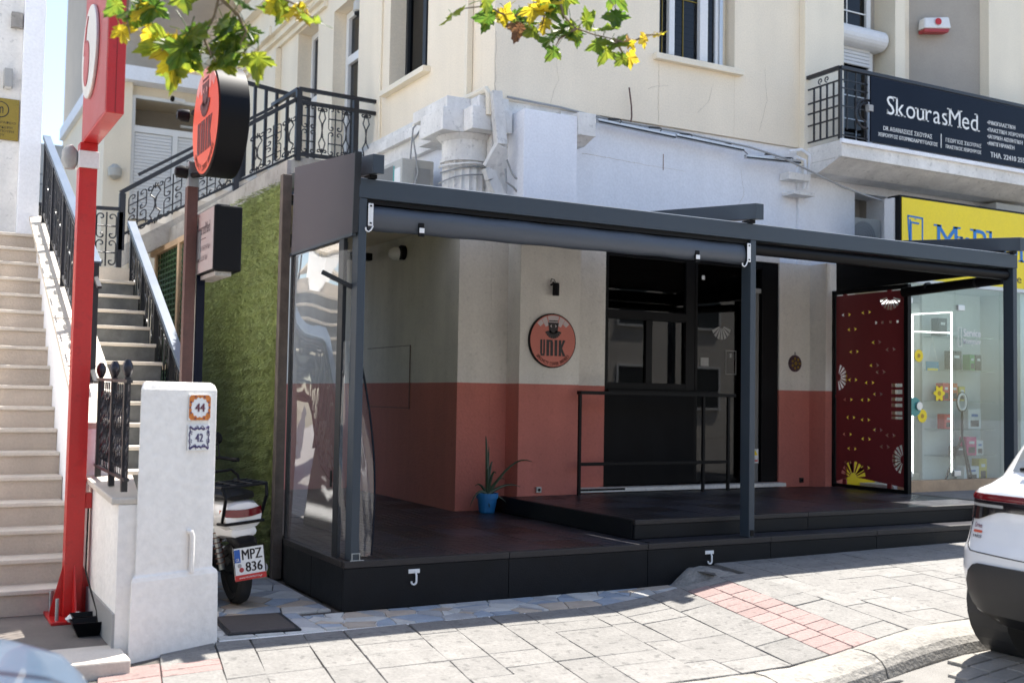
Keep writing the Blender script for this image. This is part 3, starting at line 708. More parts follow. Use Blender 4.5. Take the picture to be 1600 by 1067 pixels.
# moulded cornice along the left side
for z0, z1, px in ((7.02, 7.10, .06), (7.10, 7.20, .13), (7.20, 7.32, .20)): wall('side_cornice', m_cream2, 2.6-px, 2.598, 8.35, 15.8, z0, z1, bevel=.004)
wall('side_cornice', m_cream2, 2.36, 2.399, 10.6, 11.12, 7.18, 7.34, bevel=.004)
wall('roof_slab', m_cream2, 2.45, 16, 2.8, 16, Z1+.002, Z1+.25)
# entablature and column at the corner
wall('entablature', m_oldwhite, 2.06, 2.62, 3.02, 3.60, 3.99, 4.235, bevel=.008)
wall('entablature', m_oldwhite, 2.20, 2.60, 3.602, 3.95, 3.99, 4.20, bevel=.008)
wall('entablature', m_oldwhite, 2.30, 2.78, 2.80, 3.018, 3.99, 4.235, bevel=.008)
wall('entablature_top', m_oldwhite, 2.12, 2.62, 3.05, 3.95, 4.237, 4.37, bevel=.01)
wall('entablature_top', m_oldwhite, 2.40, 2.76, 2.85, 3.048, 4.237, 4.37, bevel=.01)
wall('side_trim', m_cream2, 2.46, 2.598, 2.96, 4.75, 4.372, 4.45, bevel=.01)
cl = MB(); cx, cy = 2.47, 3.28
cl.lathe([(.27, 3.93), (.33, 3.985)], (cx, cy, 0), 28); cl.lathe([(.265, 3.74), (.265, 3.932)], (cx, cy, 0), 28); cl.lathe([(.285, 3.70), (.285, 3.742)], (cx, cy, 0), 28)
cl.build('column_capital', m_oldwhite, cb, smooth=False)
fl_ = MB(); nfl = 20; ring = []
for i in range(nfl*4):
    a = 2*math.pi*i/(nfl*4); ph = i % 4; r = .258 if ph in (0,) else (.236 if ph == 2 else .242)
    ring.append((cx+r*math.cos(a), cy+r*math.sin(a)))
fl_.prism([(p[0], p[1], 3.252) for p in ring], (0, 0, .448)); fl_.build('fluted_column', m_oldwhite, cb)
# windows
def window(nm, x0, x1, z0, z1, y, label=None, grid=True, blind=False):
    fr = MB(); fr.box(x0, x0+.05, y-.03, y+.03, z0, z1); fr.box(x1-.05, x1, y-.03, y+.03, z0, z1); fr.box(x0+.05, x1-.05, y-.03, y+.03, z0, z0+.05); fr.box(x0+.05, x1-.05, y-.03, y+.03, z1-.05, z1)
    f = fr.build(nm, m_whitepl, cb, .003)
    return f
# front window: right part seen
wf = window('front_window', 4.80, 5.75, 5.22, 6.95, 3.05)
box('window_sash', m_whitepl, wf, 4.98, 5.06, 2.99, 3.05, 5.27, 6.9, .003); box('window_sash', m_whitepl, wf, 5.44, 5.56, 2.99, 3.05, 5.27, 6.9, .003)
box('window_pane', m_darkglass, wf, 4.85, 5.70, 3.052, 3.058, 5.27, 6.9)
for i in range(20): MB().hexa([(4.85, 3.08, 5.28+i*.08), (5.7, 3.08, 5.28+i*.08), (5.7, 3.10, 5.28+i*.08), (4.85, 3.10, 5.28+i*.08)], [(4.85, 3.10, 5.352+i*.08), (5.7, 3.10, 5.352+i*.08), (5.7, 3.12, 5.352+i*.08), (4.85, 3.12, 5.352+i*.08)]).build('blind_slat', m_shut, wf)
box('window_grille', m_gold, wf, 4.91, 4.918, 3.04, 3.05, 5.27, 6.9); box('window_grille', m_gold, wf, 5.22, 5.228, 3.04, 3.05, 5.27, 6.9); box('window_grille', m_gold, wf, 4.85, 5.5, 3.04, 3.05, 5.98, 5.99)
box('window_jamb', m_alu, wf, 5.75, 5.80, 3.0, 3.10, 5.2, 7.0); wall('window_jamb_wall', m_cream2, 5.80, 5.90, 3.08, 3.2, 5.2, 7.0)
wall('window_sill', m_cream2, 4.68, 5.99, 2.82, 3.18, 5.13, 5.202, bevel=.006)
wall('window_sill', m_cream2, 2.50, 2.94, 4.55, 5.95, 5.07, 5.142, bevel=.006)
box('room_backing', m_farwin, cb, 4.7, 6.0, 3.3, 3.32, 5.0, 7.1)
# side window (dark glass)
fr = MB(); X = 2.86
for y0, y1, z0, z1 in ((4.655, 4.72, 5.145, 6.99), (5.78, 5.845, 5.145, 6.99), (4.72, 5.78, 5.145, 5.21), (4.72, 5.78, 6.93, 6.99), (5.2, 5.3, 5.21, 6.93)): fr.box(X-.04, X+.03, y0, y1, z0, z1)
sw = fr.build('side_window', m_dark, cb, .003); box('window_pane', m_darkglass, sw, X, X+.006, 4.72, 5.78, 5.21, 6.93); box('window_backing', m_farwin, sw, X+.05, X+.07, 4.7, 5.8, 5.15, 6.98)
# balcony door on the side
fr = MB(); X = 2.84
for y0, y1, z0, z1 in ((7.01, 7.12, 4.1, 6.84), (7.93, 8.04, 4.1, 6.84), (7.12, 7.93, 6.74, 6.84), (7.12, 7.93, 6.05, 6.17), (7.12, 7.93, 4.1, 4.3)): fr.box(X-.05, X+.03, y0, y1, z0, z1)
sd = fr.build('side_door', m_whitepl, cb, .003); box('door_pane', m_darkglass, sd, X, X+.006, 7.12, 7.93, 4.3, 6.74); box('door_backing', m_greypl, sd, X+.05, X+.07, 7.0, 8.04, 4.1, 6.84)
fr = MB(); X = 2.86
for y0, y1, z0, z1 in ((8.76, 8.84, 4.61, 6.99), (9.66, 9.74, 4.61, 6.99), (8.84, 9.66, 4.61, 4.7), (8.84, 9.66, 6.9, 6.99), (8.84, 9.66, 5.85, 5.95)): fr.box(X-.04, X+.03, y0, y1, z0, z1)
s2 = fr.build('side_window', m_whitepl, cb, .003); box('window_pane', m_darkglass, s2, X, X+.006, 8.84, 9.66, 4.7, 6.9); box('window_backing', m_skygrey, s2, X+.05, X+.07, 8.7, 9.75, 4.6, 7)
# downpipes on the upper corner
dp = MB().bar((2.56, 3.45, 4.46), (2.56, 3.45, 8.5), .07, .07, (0, 1, 0)); dp.build('downpipe', m_cream2, cb, .004)
MB().tube([(2.585, 6.1, 4.3), (2.585, 6.12, 5.1), (2.585, 6.1, 8.4)], .02, 6).build('cable_pipe', m_cream2, cb)
# right balcony (on the cafe building)
wall('balcony_slab', m_oldwhite, 7.0, 16, 2.22, 2.898, 4.15, 4.36, bevel=.012)
wall('balcony_slab_lip', m_white, 6.96, 16, 2.18, 2.218, 4.31, 4.362, bevel=.006)
MB().hexa([(7.0, 2.6, 4.02), (16, 2.6, 4.02), (16, 2.9, 4.02), (7.0, 2.9, 4.02)], [(7.0, 2.26, 4.148), (16, 2.26, 4.148), (16, 2.9, 4.148), (7.0, 2.9, 4.148)]).build('balcony_cove', m_oldwhite, cb)
br = MB().bar((7.0, 2.25, 5.245), (12, 2.25, 5.245), .055, .045).bar((7.0, 2.25, 5.245), (7.0, 2.80, 5.245), .055, .045).build('balcony_railing', m_iron, cb, .004)
def rbar(a, b, w=.018): return MB().bar(a, b, w, w, (0, 1, .01) if a[0] == b[0] and a[1] == b[1] else (0, 0, 1)).build('railing_bar', m_iron, br)
rbar((7.0, 2.25, 4.37), (7.0, 2.25, 5.22), .035)
for z in (4.42, 4.63, 4.78, 4.91, 5.09): rbar((7.0, 2.26, z), (7.0, 2.79, z))
for y in (2.36, 2.47, 2.58, 2.69): rbar((7.002, y, 4.42), (7.002, y, 5.09 if y not in (2.47, 2.58) else 5.09))
for y in (2.47, 2.58): MB().tube([(7.0, y+p[0]*.9, 5.155+p[1]*.9) for p in spiral(0, 0, .045, .012, -1.5, 5, 12)], .008, 5).build('railing_scroll', m_iron, br)
for z in (4.42, 4.78, 5.0, 5.10): rbar((7.01, 2.25, z), (7.46, 2.25, z), .014)
for x in (7.12, 7.27, 7.42): rbar((x, 2.252, 4.42 if x > 7.3 else 4.5), (x, 2.252, 5.22), .014)
MB().tube([(7.42+p[0], 2.24, 4.72+p[1]) for p in spiral(0, 0, .19, .17, 1.2, 4.9, 16)], .014, 6).build('railing_scroll', m_iron, br)
MB().tube([(7.42+p[0], 2.24, 4.74+p[1]) for p in spiral(0, 0, .13, .10, 1.3, 4.8, 14)], .011, 6).build('railing_scroll', m_iron, br)
MB().tube([(7.40+p[0], 2.24, 4.86+p[1]) for p in spiral(0, 0, .05, .012, 0, 6, 14)], .010, 6).build('railing_scroll', m_iron, br)
# balcony door, shutter and roller box
fr = MB()
for x0, x1, z0, z1 in ((7.64, 7.72, 4.37, 5.98), (8.62, 8.70, 4.37, 5.98)): fr.box(x0, x1, 3.33, 3.40, z0, z1)
fr.box(7.72, 8.62, 3.33, 3.40, 5.90, 5.98); bd = fr.build('balcony_door', m_whitepl, cb, .003)
box('door_pane', m_darkglass, bd, 7.72, 8.62, 3.36, 3.366, 4.38, 5.78); box('door_backing', m_skygrey, bd, 7.7, 8.64, 3.40, 3.41, 4.37, 5.98)
for z in (4.7, 5.02, 5.34): box('door_grille', m_print, bd, 7.72, 8.62, 3.35, 3.358, z, z+.012)
for x in (7.95, 8.17, 8.4): box('door_grille', m_print, bd, x, x+.012, 3.345, 3.349, 4.38, 5.5)
for i in range(5): MB().box(7.70, 8.62, 3.30-.0*i, 3.335, 5.76+i*.048, 5.804+i*.048).build('shutter_slat', m_shut, bd, .008)
rbx = MB(); rbx.lathe([(.14, 7.63), (.14, 8.78)], (0, 3.26, 6.13), 20, 'x'); rbx.box(7.63, 8.78, 3.26, 3.41, 5.99, 6.27); rbx.build('roller_box', m_shut, cb, smooth=False)
fr = MB()
for x0, x1, z0, z1 in ((7.63, 7.68, 6.28, 7.4), (8.58, 8.66, 6.28, 7.4)): fr.box(x0, x1, 3.33, 3.40, z0, z1)
fr.box(7.68, 8.58, 3.33, 3.40, 6.275, 6.31)
tw = fr.build('transom_window', m_whitepl, cb); box('window_pane', m_darkglass, tw, 7.68, 8.58, 3.37, 3.376, 6.31, 7.4)
for z in (6.5, 6.75, 7.0): box('window_bar', m_print, tw, 7.68, 8.58, 3.35, 3.365, z, z+.015)
for x in (7.95, 8.22): box('window_bar', m_print, tw, x, x+.015, 3.345, 3.349, 6.31, 7.4)
# hairline cracks and joints in the render
m_crack = mat('render_crack', (.52, .45, .35), .95)
rc = random.Random(5)
def crack(pts, w_=.0022, y=2.8985):
    out = []
    for i in range(len(pts)-1):
        (xa, za), (xb, zb_) = pts[i], pts[i+1]; n_ = 7
        for j in range(n_): t_ = j/n_; out.append((xa+(xb-xa)*t_+rc.uniform(-.008, .008), y, za+(zb_-za)*t_+rc.uniform(-.008, .008)))
    out.append((pts[-1][0], y, pts[-1][1])); MB().tube(out, [w_*(1-.6*i/(len(out)-1)) for i in range(len(out))], 4).build('wall_crack', m_crack, cb)
crack([(2.615, 4.38), (2.612, 4.72), (2.618, 5.1)], .004); crack([(4.62, 4.78), (4.80, 4.84), (4.92, 4.86)]); crack([(4.765, 4.40), (4.77, 4.8), (4.765, 5.12)], .0018); crack([(5.35, 4.6), (5.5, 4.75), (5.58, 4.98)]); crack([(3.3, 4.41), (3.4, 4.7), (3.36, 5.0)], .0016); crack([(6.3, 4.5), (6.42, 4.9), (6.38, 5.3)], .0018)
crack([(3.75, 3.92), (4.4, 3.90), (5.2, 3.88)], .0022, 2.9385); crack([(5.9, 3.4), (6.1, 3.7), (6.05, 4.0)], .002, 2.9385)
# ground floor right: niche wall over the phone shop
wall('shop_upper_wall', m_white, 7.622, 7.95, 2.93, 3.3, 2.5, 4.14); wall('shop_upper_wall', m_white, 8.55, 16, 2.93, 3.3, 2.6, 4.14); wall('shop_upper_wall', m_white, 7.952, 8.548, 2.93, 3.3, 3.92, 4.14)
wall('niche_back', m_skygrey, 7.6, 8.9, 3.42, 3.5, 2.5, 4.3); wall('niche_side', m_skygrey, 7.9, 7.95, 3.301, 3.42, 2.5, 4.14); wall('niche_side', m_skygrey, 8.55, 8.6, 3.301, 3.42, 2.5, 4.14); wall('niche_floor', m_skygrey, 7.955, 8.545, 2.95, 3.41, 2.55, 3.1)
# ------------------------------------------------------------------ cafe shopfront (children of the building)
fr = MB()
for x0, x1, z0, z1 in ((4.052, 4.11, 1.29, 2.888), (5.20, 5.33, 1.29, 2.888), (4.11, 5.20, 2.80, 2.888), (4.11, 5.20, 2.09, 2.19), (4.11, 5.20, 1.29, 1.37), (4.63, 4.72, 1.37, 2.09)): fr.box(x0, x1, 2.90, 2.96, z0, z1)
cw = fr.build('cafe_window', m_black, cb, .004)
box('window_pane', m_darkglass, cw, 4.11, 5.20, 2.93, 2.936, 2.19, 2.80); box('window_pane', m_darkglass, cw, 4.11, 4.63, 2.93, 2.936, 1.37, 2.09); box('window_pane', m_darkglass, cw, 4.72, 5.20, 2.945, 2.951, 1.37, 2.09)
wall('counter_panel', mat('scuffed_black_panel', (.008, .008, .009), .55, var=.3, scale=3, streak=.4, spec=.1), 4.052, 5.33, 2.89, 2.95, .215, 1.288, bevel=.003)
wall('window_ledge', m_black, 4.052, 5.6, 2.80, 2.888, 1.262, 1.288, bevel=.003)
wall('marble_threshold', m_oldwhite, 3.47, 6.6, 2.72, 2.874, .16, .205, bevel=.004)
fr = MB()
for x0, x1, z0, z1 in ((5.332, 5.37, .21, 2.888), (6.08, 6.14, .21, 2.888), (6.36, 6.618, .21, 2.888), (5.37, 6.36, 2.80, 2.888)): fr.box(x0, x1, 2.895, 2.965, z0, z1)
dr = fr.build('entrance_door', m_black, cb, .004)
box('door_stile', mat('grey_door_metal', (.16, .16, .155), .4), dr, 6.20, 6.33, 2.92, 2.96, .21, 2.50, .004); box('door_stile', m_greypl, dr, 6.15, 6.36, 2.915, 2.955, 2.502, 2.56, .004)
box('door_pane', m_darkglass, dr, 5.37, 6.08, 2.93, 2.936, .22, 2.8); box('door_pane', m_darkglass, dr, 6.14, 6.20, 2.935, 2.941, .22, 2.8)
box('door_pane', m_darkglass, dr, 6.2, 6.36, 2.937, 2.943, 2.56, 2.8)
# transfers on the glass
def sticker(x, z, w_, h_, m, y=2.925, nm='sticker'): return box(nm, m, dr, x-w_/2, x+w_/2, y-.001, y+.001, z-h_/2, z+h_/2)
shell = []
for i in range(7):
    a0 = math.pi*(.08+.12*i); a1 = a0+.085*math.pi
    shell.append([(.035*math.cos(a0), -.035*math.sin(a0)), (.15*math.cos(a0), -.17*math.sin(a0)), (.15*math.cos(a1), -.17*math.sin(a1)), (.035*math.cos(a1), -.035*math.sin(a1))])
flat([ccw(p) for p in shell], (5.75, 2.927, 2.08), (1, 0, 0), (0, 0, 1)).build('shell_sticker', m_greypl, dr)
sticker(5.47, 2.64, .04, .05, m_print); sticker(5.50, 1.64, .12, .10, m_greypl)
nb_ = MB()
for a, b, c, d in ((5.82, 5.98, 1.78, 1.785), (5.82, 5.98, 1.50, 1.505), (5.82, 5.825, 1.505, 1.78), (5.975, 5.98, 1.505, 1.78)): nb_.box(a, b, 2.926, 2.928, c, d)
nb_.box(5.88, 5.91, 2.926, 2.928, 1.70, 1.75); nb_.build('notice_outline', m_greypl, dr)
sg_ = sticker(6.28, .52, .10, .17, m_print, 2.917, 'warning_notice'); 
flat([[(0, 0), (.07, 0), (.035, .062)]], (6.245, 2.914, .53), (1, 0, 0), (0, 0, 1)).build('warning_triangle', m_yellow, dr)
box('warning_line', m_red, dr, 6.24, 6.32, 2.913, 2.916, .455, .475)
# interior
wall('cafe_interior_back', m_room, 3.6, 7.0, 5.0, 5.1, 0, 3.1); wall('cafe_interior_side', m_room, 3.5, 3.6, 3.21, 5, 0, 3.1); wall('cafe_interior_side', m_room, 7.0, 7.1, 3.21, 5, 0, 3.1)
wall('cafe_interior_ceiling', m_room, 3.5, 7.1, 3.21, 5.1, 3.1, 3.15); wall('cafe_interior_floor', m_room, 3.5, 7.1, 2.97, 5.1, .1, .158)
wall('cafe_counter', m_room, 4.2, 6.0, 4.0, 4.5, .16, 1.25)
# access panel in the side wall
ap = MB()
ap.box(2.212, 2.219, 4.1, 5.4, 1.045, 1.745); ap.build('access_panel', m_tone, cb, .002)
fr_ = MB()
for y0, y1, z0, z1 in ((4.09, 4.10, 1.03, 1.755), (4.10, 5.4, 1.745, 1.752), (4.10, 5.4, 1.036, 1.043)): fr_.box(2.211, 2.219, y0, y1, z0, z1)
fr_.build('panel_joint', m_rust, cb)
# terrace slab over the back of the deck
wall('terrace_edge', m_conc, -.04, -.002, 1.62, 7.0, 2.985, 3.16)
wall('terrace_slab', m_cream2, .0, 2.218, 2.9, 6.28, 3.02, 3.16)
# ------------------------------------------------------------------ left stairs
ls = thing('marble_staircase', 'wide pale marble staircase climbing at the far left behind the red sign pole', 'staircase', (-3, .5, -.32))
RUN, RIS, ZL = .2385, .17, -.32
box('landing_slab', mat('worn_landing_stone', (.15, .13, .115), .85, var=.2, scale=5), ls, -4.6, -1.70, -.55, .64, -.42, ZL)
box('landing_edge', m_marble, ls, -4.6, -1.66, -.98, -.552, -.45, ZL+.004, .012)
for i in range(18):
    y = .575+RUN*i; z = ZL+RIS*i; xr = -1.762+.004*i
    box('stair_riser', m_riser, ls, -4.6, xr, y, y+RUN+.25, z-.3 if i else z-.1, z+RIS-.032)
    box('stair_tread', m_marble, ls, -4.6, xr-.001, y-.022, y+RUN+.02, z+RIS-.031, z+RIS, .006)
box('top_landing', m_marble, ls, -4.6, -1.69, .575+RUN*18-.02, 6.5, ZL+RIS*18-.03, ZL+RIS*18+.001)
# dividing stringer wall between both stairs
sw_ = thing('stringer_wall', 'white sloping stringer wall dividing the two staircases', 'wall', (-1.6, 1, -.4))
yb, zb = .50, 1.215; yt, zt = 4.95, 3.24
def sx0(y): return -1.755+.012*(y-.5)
MB().hexa([(-1.755, .50, -.5), (-1.50, .50, -.5), (-1.50, 4.95, -.5), (-1.70, 4.95, -.5)], [(-1.755, .50, zb-.30), (-1.50, .50, zb-.30), (-1.50, 4.95, zt-.30), (-1.70, 4.95, zt-.30)]).build('wall_body', m_white, sw_)
for i in range(5):
    a = i/5; b = (i+1)/5-.004; L_ = lambda t: (yb+(yt-yb)*t, zb+(zt-zb)*t)
    (ya, za), (yc, zc) = L_(a), L_(b)
    MB().hexa([(-1.79+.05*a, ya, za-.299), (-1.47, ya, za-.299), (-1.47, yc, zc-.299), (-1.79+.05*b, yc, zc-.299)], [(-1.79+.05*a, ya, za-.255), (-1.47, ya, za-.255), (-1.47, yc, zc-.255), (-1.79+.05*b, yc, zc-.255)]).build('coping_slab', m_marble, sw_, .004)
# railing on the stringer
def proto_baluster(kd, wd, ht, m=m_iron, r=.007):
    b = scroll_mb(kd, wd, ht, r, 'y'); return b
lr = thing('stair_railing', 'black scrolled iron railing with pale blue handrail on the dividing stringer wall', 'railing', (-1.62, 1, .96))
sl_ = (zt-zb)/(yt-yb)
m_hand = mat('pale_blue_handrail', (.075, .105, .15), .4, var=.06)
MB().bar((-1.62, 1.1, zb+sl_*.6+.62), (-1.62, 4.75, zb+sl_*4.25+.62), .075, .04).build('handrail', m_hand, lr, .004)
MB().bar((-1.62, .9, zb+sl_*.4-.16), (-1.62, 4.75, zb+sl_*4.25-.16), .03, .02).build('bottom_rail', m_iron, lr); MB().bar((-1.62, .9, zb+sl_*.4+.52), (-1.62, 4.75, zb+sl_*4.25+.52), .03, .02).build('top_rail', m_iron, lr)
for y in (1.12, 2.05, 3.0, 3.9, 4.73): MB().bar((-1.62, y, zb+sl_*(y-.5)-.26), (-1.62, y, zb+sl_*(y-.5)+.62), .045, .045, (0, 1, 0)).build('railing_post', m_iron, lr)
def shear_copy(mb, y0, z0, s, x):
    q = MB(); q.f = list(mb.f); q.v = [(p[0]+x, p[1]+y0, p[2]+z0+s*p[1]) for p in mb.v]; return q
bprot = [proto_baluster(0, .15, .66), proto_baluster(1, .13, .66)]
first = {}
def put_bal(parent, kd, mbp, x, y, z, s, nm='scroll_baluster', mirror=False):
    key = (parent.name, kd, round(s, 3))
    base = ORG[parent.name]
    if key not in first:
        q = MB(); q.f = list(mbp.f); q.v = [(p[0], p[1], p[2]+s*p[1]) for p in mbp.v]
        o = q.build(nm, m_iron, parent, local=True); first[key] = o
        o.location = V(x, y, z)-base
    else: inst(first[key], parent, V(x, y, z)-base)
for i in range(20):
    y = 1.22+i*.183
    if min(abs(y-p) for p in (2.05, 3.0, 3.9)) < .07: continue
    put_bal(lr, i % 2, bprot[i % 2], -1.62, y, zb+sl_*(y-.5)-.15, sl_)
# low wall and twisted picket railing behind the pillar
lw = thing('low_wall', 'low white wall running back from the white pillar behind the red pole', 'wall', (-1.6, 0, -.4))
MB().hexa([(-1.70, -.66, -.5), (-1.56, -.66, -.5), (-1.45, .499, -.5), (-1.70, .499, -.5)], [(-1.70, -.66, .51), (-1.56, -.66, .51), (-1.45, .499, .565), (-1.70, .499, .565)]).build('wall_body', m_pillar, lw)
MB().hexa([(-1.74, -.66, .511), (-1.58, -.66, .511), (-1.42, .499, .566), (-1.74, .499, .566)], [(-1.74, -.66, .55), (-1.58, -.66, .55), (-1.42, .499, .605), (-1.74, .499, .605)]).build('coping_slab', m_marble, lw, .008)
box('skirting', m_greypl, lw, -1.715, -1.701, -.66, .45, -.318, -.12)
pr = thing('picket_railing', 'black railing of twisted pickets with ball finials on the low white wall', 'railing', (-1.6, 0, .6))
def twist(h, r=.0075):
    b = MB(); n = 26; vs = []; fs = []
    for i in range(n+1):
        t = i/n; a = t*math.pi*3.2 if .1 < t < .9 else 0; q = r*(1.35 if .1 < t < .9 else .8)
        for k in range(4):
            an = a+k*math.pi/2; el = 1.0 if k % 2 else .55
            vs.append((q*el*math.cos(an), q*el*math.sin(an), h*t))
    for i in range(n):
        for k in range(4): fs.append((i*4+k, i*4+(k+1) % 4, (i+1)*4+(k+1) % 4, (i+1)*4+k))
    b.add(vs, fs); return b
m_twist = mat('shiny_black_iron', (.03, .028, .035), .22, metal=.5)
tp = None
for i in range(16):
    y = -.62+i*.069; p = V(-1.66, y, .665+.02*(y+.3))-ORG[pr.name]
    if tp is None: tp = twist(.56).build('twisted_picket', m_twist, pr, local=True); tp.location = p
    else: inst(tp, pr, p, rz=random.random())
MB().bar((-1.66, -.65, 1.235), (-1.66, .5, 1.255), .035, .018).build('top_rail', m_iron, pr); MB().bar((-1.66, -.65, .655), (-1.66, .5, .675), .03, .018).build('bottom_rail', m_iron, pr)
for y in (-.57, -.12, .42):
    box('railing_post', m_iron, pr, -1.678, -1.642, y-.018, y+.018, .58, 1.262); MB().lathe([(.012, 1.262), (.02, 1.275), (.030, 1.30), (.033, 1.322), (.026, 1.345), (.014, 1.366)], (-1.66, y, 0), 14).build('ball_finial', m_twist, pr, smooth=True)
# white pillar
pl = thing('white_pillar', 'whitewashed gate pillar with stepped base and two house number tiles', 'pillar', (-1.35, -.4, -.45))
FL, FR, BR, BL = V(-1.61, -.70, 0), V(-1.09, -.50, 0), V(-1.12, -.12, 0), V(-1.525, -.25, 0)
def pil_ring(g, z):
    c = (FL+FR+BR+BL)/4; return [(p.x+(p.x-c.x)/(p-c).length*g, p.y+(p.y-c.y)/(p-c).length*g, z) for p in (FL, FR, BR, BL)]
pm = MB(); rings = [(.035, -.52), (.028, -.1), (.024, .06), (.012, .085), (-.012, .095), (-.012, .6), (-.014, 1.19), (-.03, 1.225), (-.06, 1.238)]
vs = []; fs = []
for g, z in rings: vs += pil_ring(g, z)
for i in range(len(rings)-1):
    for k in range(4): fs.append((i*4+k, i*4+(k+1) % 4, (i+1)*4+(k+1) % 4, (i+1)*4+k))
fs.append(tuple(range((len(rings)-1)*4, len(rings)*4))); pm.add(vs, fs); pm.build('pillar_shaft', m_pillar, pl, .02)
fx = (FR-FL).normalized(); fn = V(fx.y, -fx.x, 0); UP = V(0, 0, 1)
pf = lambda u, z, d=0: FL+fx*u+fn*(d-.003)+UP*z
MB().tube([pf(.385, .08, .01), pf(.385, .30, .012), pf(.375, .325, .012), pf(.36, .335, -.01)], .017, 8).build('stub_pipe', m_pillar, pl, smooth=True)
def tile(u, z, s, body, mborder, mink, lab, wavy):
    t = thing('number_tile', lab, 'house number', tuple(pf(u, z, .0)))
    o = pf(u, z, .006)
    flat([[(0, 0), (s, 0), (s, s), (0, s)]], pf(u, z, -.002), fx, UP, .008).build('tile_body', m_print, t, .001)
    if wavy == 0:
        n = 28; out = [(0, 0), (s, 0), (s, s), (0, s)]
        b = MB()
        star = [(s/2+s*(.375 if i % 2 else .43)*math.cos(2*math.pi*i/n), s/2+s*(.355 if i % 2 else .41)*math.sin(2*math.pi*i/n)) for i in range(n)]
        sq = []
        for i in range(n):
            c, q = math.cos(2*math.pi*i/n), math.sin(2*math.pi*i/n); k = .49/max(abs(c), abs(q)); sq.append((s/2+s*k*c, s/2+s*k*q))
        P = lambda p: o+fx*p[0]+UP*p[1]+fn*.001
        b.add([P(p) for p in star]+[P(p) for p in sq], [(i, n+i, n+(i+1) % n, (i+1) % n) for i in range(n)]); b.build('tile_border', mborder, t)
        flat([disc2(s*x, s*y, s*.045, 6) for x, y in ((.1, .3), (.1, .7), (.9, .3), (.9, .7), (.3, .08), (.7, .08), (.3, .92), (.7, .92), (.06, .5), (.94, .5))], o, fx, UP, .002).build('tile_flower', mink, t)
    else:
        b = MB()
        for sx, sy in ((1, 1), (-1, 1), (1, -1), (-1, -1)):
            for (x, y, l) in ((.12, .40, .3), (.2, .32, .2), (.40, .12, .3), (.40, .2, .1)):
                cx, cy = s/2+sx*s*x, s/2+sy*s*y
                b.tube([o+fx*(cx+q[0])+UP*(cy+q[1])+fn*.002 for q in spiral(0, 0, .012*s/.16, .004, 0, 5, 8)], .0022, 4)
            b.tube([o+fx*(s/2+sx*s*a)+UP*(s/2+sy*s*c)+fn*.002 for a, c in ((.0, .33), (.08, .38), (.17, .33), (.30, .35), (.42, .44))], .006, 4)
            b.tube([o+fx*(s/2+sx*s*a)+UP*(s/2+sy*s*c)+fn*.002 for a, c in ((.44, .42), (.40, .25), (.46, .12), (.42, .0))], .003, 4)
        b.build('tile_border', mborder, t)
    lettering(body, mink, t, o+fx*(s/2)+UP*(s*.34), fx, UP, width=s*(.46 if wavy == 0 else .36), height=s*.32, th=.0025, center=True, bold=.015)
m_orange = mat('orange_glaze', (.55, .16, .02), .25, var=.35, scale=40); m_plum = mat('plum_glaze', (.12, .02, .05), .3); m_indigo = mat('indigo_glaze', (.06, .04, .13), .3)
tile(.335, 1.005, .158, '44', m_orange, m_plum, 'house number tile 44 with orange flower border on the white pillar', 0)
tile(.335, .82, .158, '42', m_indigo, m_indigo, 'house number tile 42 with purple scroll border on the white pillar', 1)
# ------------------------------------------------------------------ red sign pole
rp = thing('red_sign_pole', 'tall glossy red totem sign on a square pole by the staircase', 'sign', (-1.80, .38, -.32))
box('pole', m_red, rp, -1.86, -1.745, .32, .44, -.30, 2.66, .004); box('pole_collar', m_whitepl, rp, -1.868, -1.737, .312, .448, 2.66, 2.775, .006)
box('pole_neck', m_red, rp, -1.858, -1.747, .322, .438, 2.776, 2.83)
MB().lathe([(.03, 0), (.055, .05), (.05, .12), (.02, .16)], (-1.915, .37, 2.65), 14).build('floodlight', m_greypl, rp, smooth=True)
box('base_plate', m_red, rp, -1.95, -1.60, .15, .60, -.32, -.30, .003)
for (a, b) in (((-1.861, .38), (-1.935, .38)), ((-1.744, .38), (-1.61, .38)), ((-1.80, .319), (-1.80, .17)), ((-1.80, .441), (-1.80, .58))):
    d = V(b[0]-a[0], b[1]-a[1], 0); n_ = V(-d.y, d.x, 0).normalized()*.012
    MB().prism([V(a[0], a[1], -.30)-n_/2, V(b[0], b[1], -.30)-n_/2, V(b[0], b[1], -.27)-n_/2, V(a[0], a[1], .03)-n_/2], n_).build('gusset_plate', m_red, rp)
for x, y in ((-1.91, .21), (-1.66, .21), (-1.91, .54), (-1.66, .54)): MB().tube([(x, y, -.30), (x, y, -.16)], .012, 8).build('anchor_bolt', m_zinc, rp)
box('wall_bracket', m_red, rp, -1.744, -1.703, .33, .42, .40, .50, .003)
# lightbox
box('light_box', m_red, rp, -1.842, -1.738, -.60, .39, 2.832, 3.82, .004)
box('box_seam', mat('dark_red_seam', (.25, .006, .006), .5), rp, -1.791, -1.787, -.6025, -.598, 2.835, 3.818)
box('side_panel', m_reddull, rp, -1.8445, -1.8425, -.585, .375, 2.845, 3.805)
m_silver = mat('silver_logo', (.62, .61, .58), .35, metal=.3)
lo, lx, ly = V(-1.845, .0, 3.36), V(0, -1, 0), V(0, 0, 1)
lp = lambda yc: V(-1.845, yc, 3.36)
flat([disc2(0, 0, .30, 40)], (-1.845, .03, 3.36), (0, -1, 0), (0, 0, 1), .022).build('logo_disc', m_silver, rp, .006)
quo = [(-.07+.115*math.cos(a), -.06+.15*math.sin(a)) for a in [math.pi*.62-i*2*math.pi*.93/22 for i in range(23)]]
quo += [(-.20, .02), (-.19, .12), (-.14, .20), (-.06, .25), (-.05, .235), (-.10, .18), (-.125, .12), (-.12, .08)]
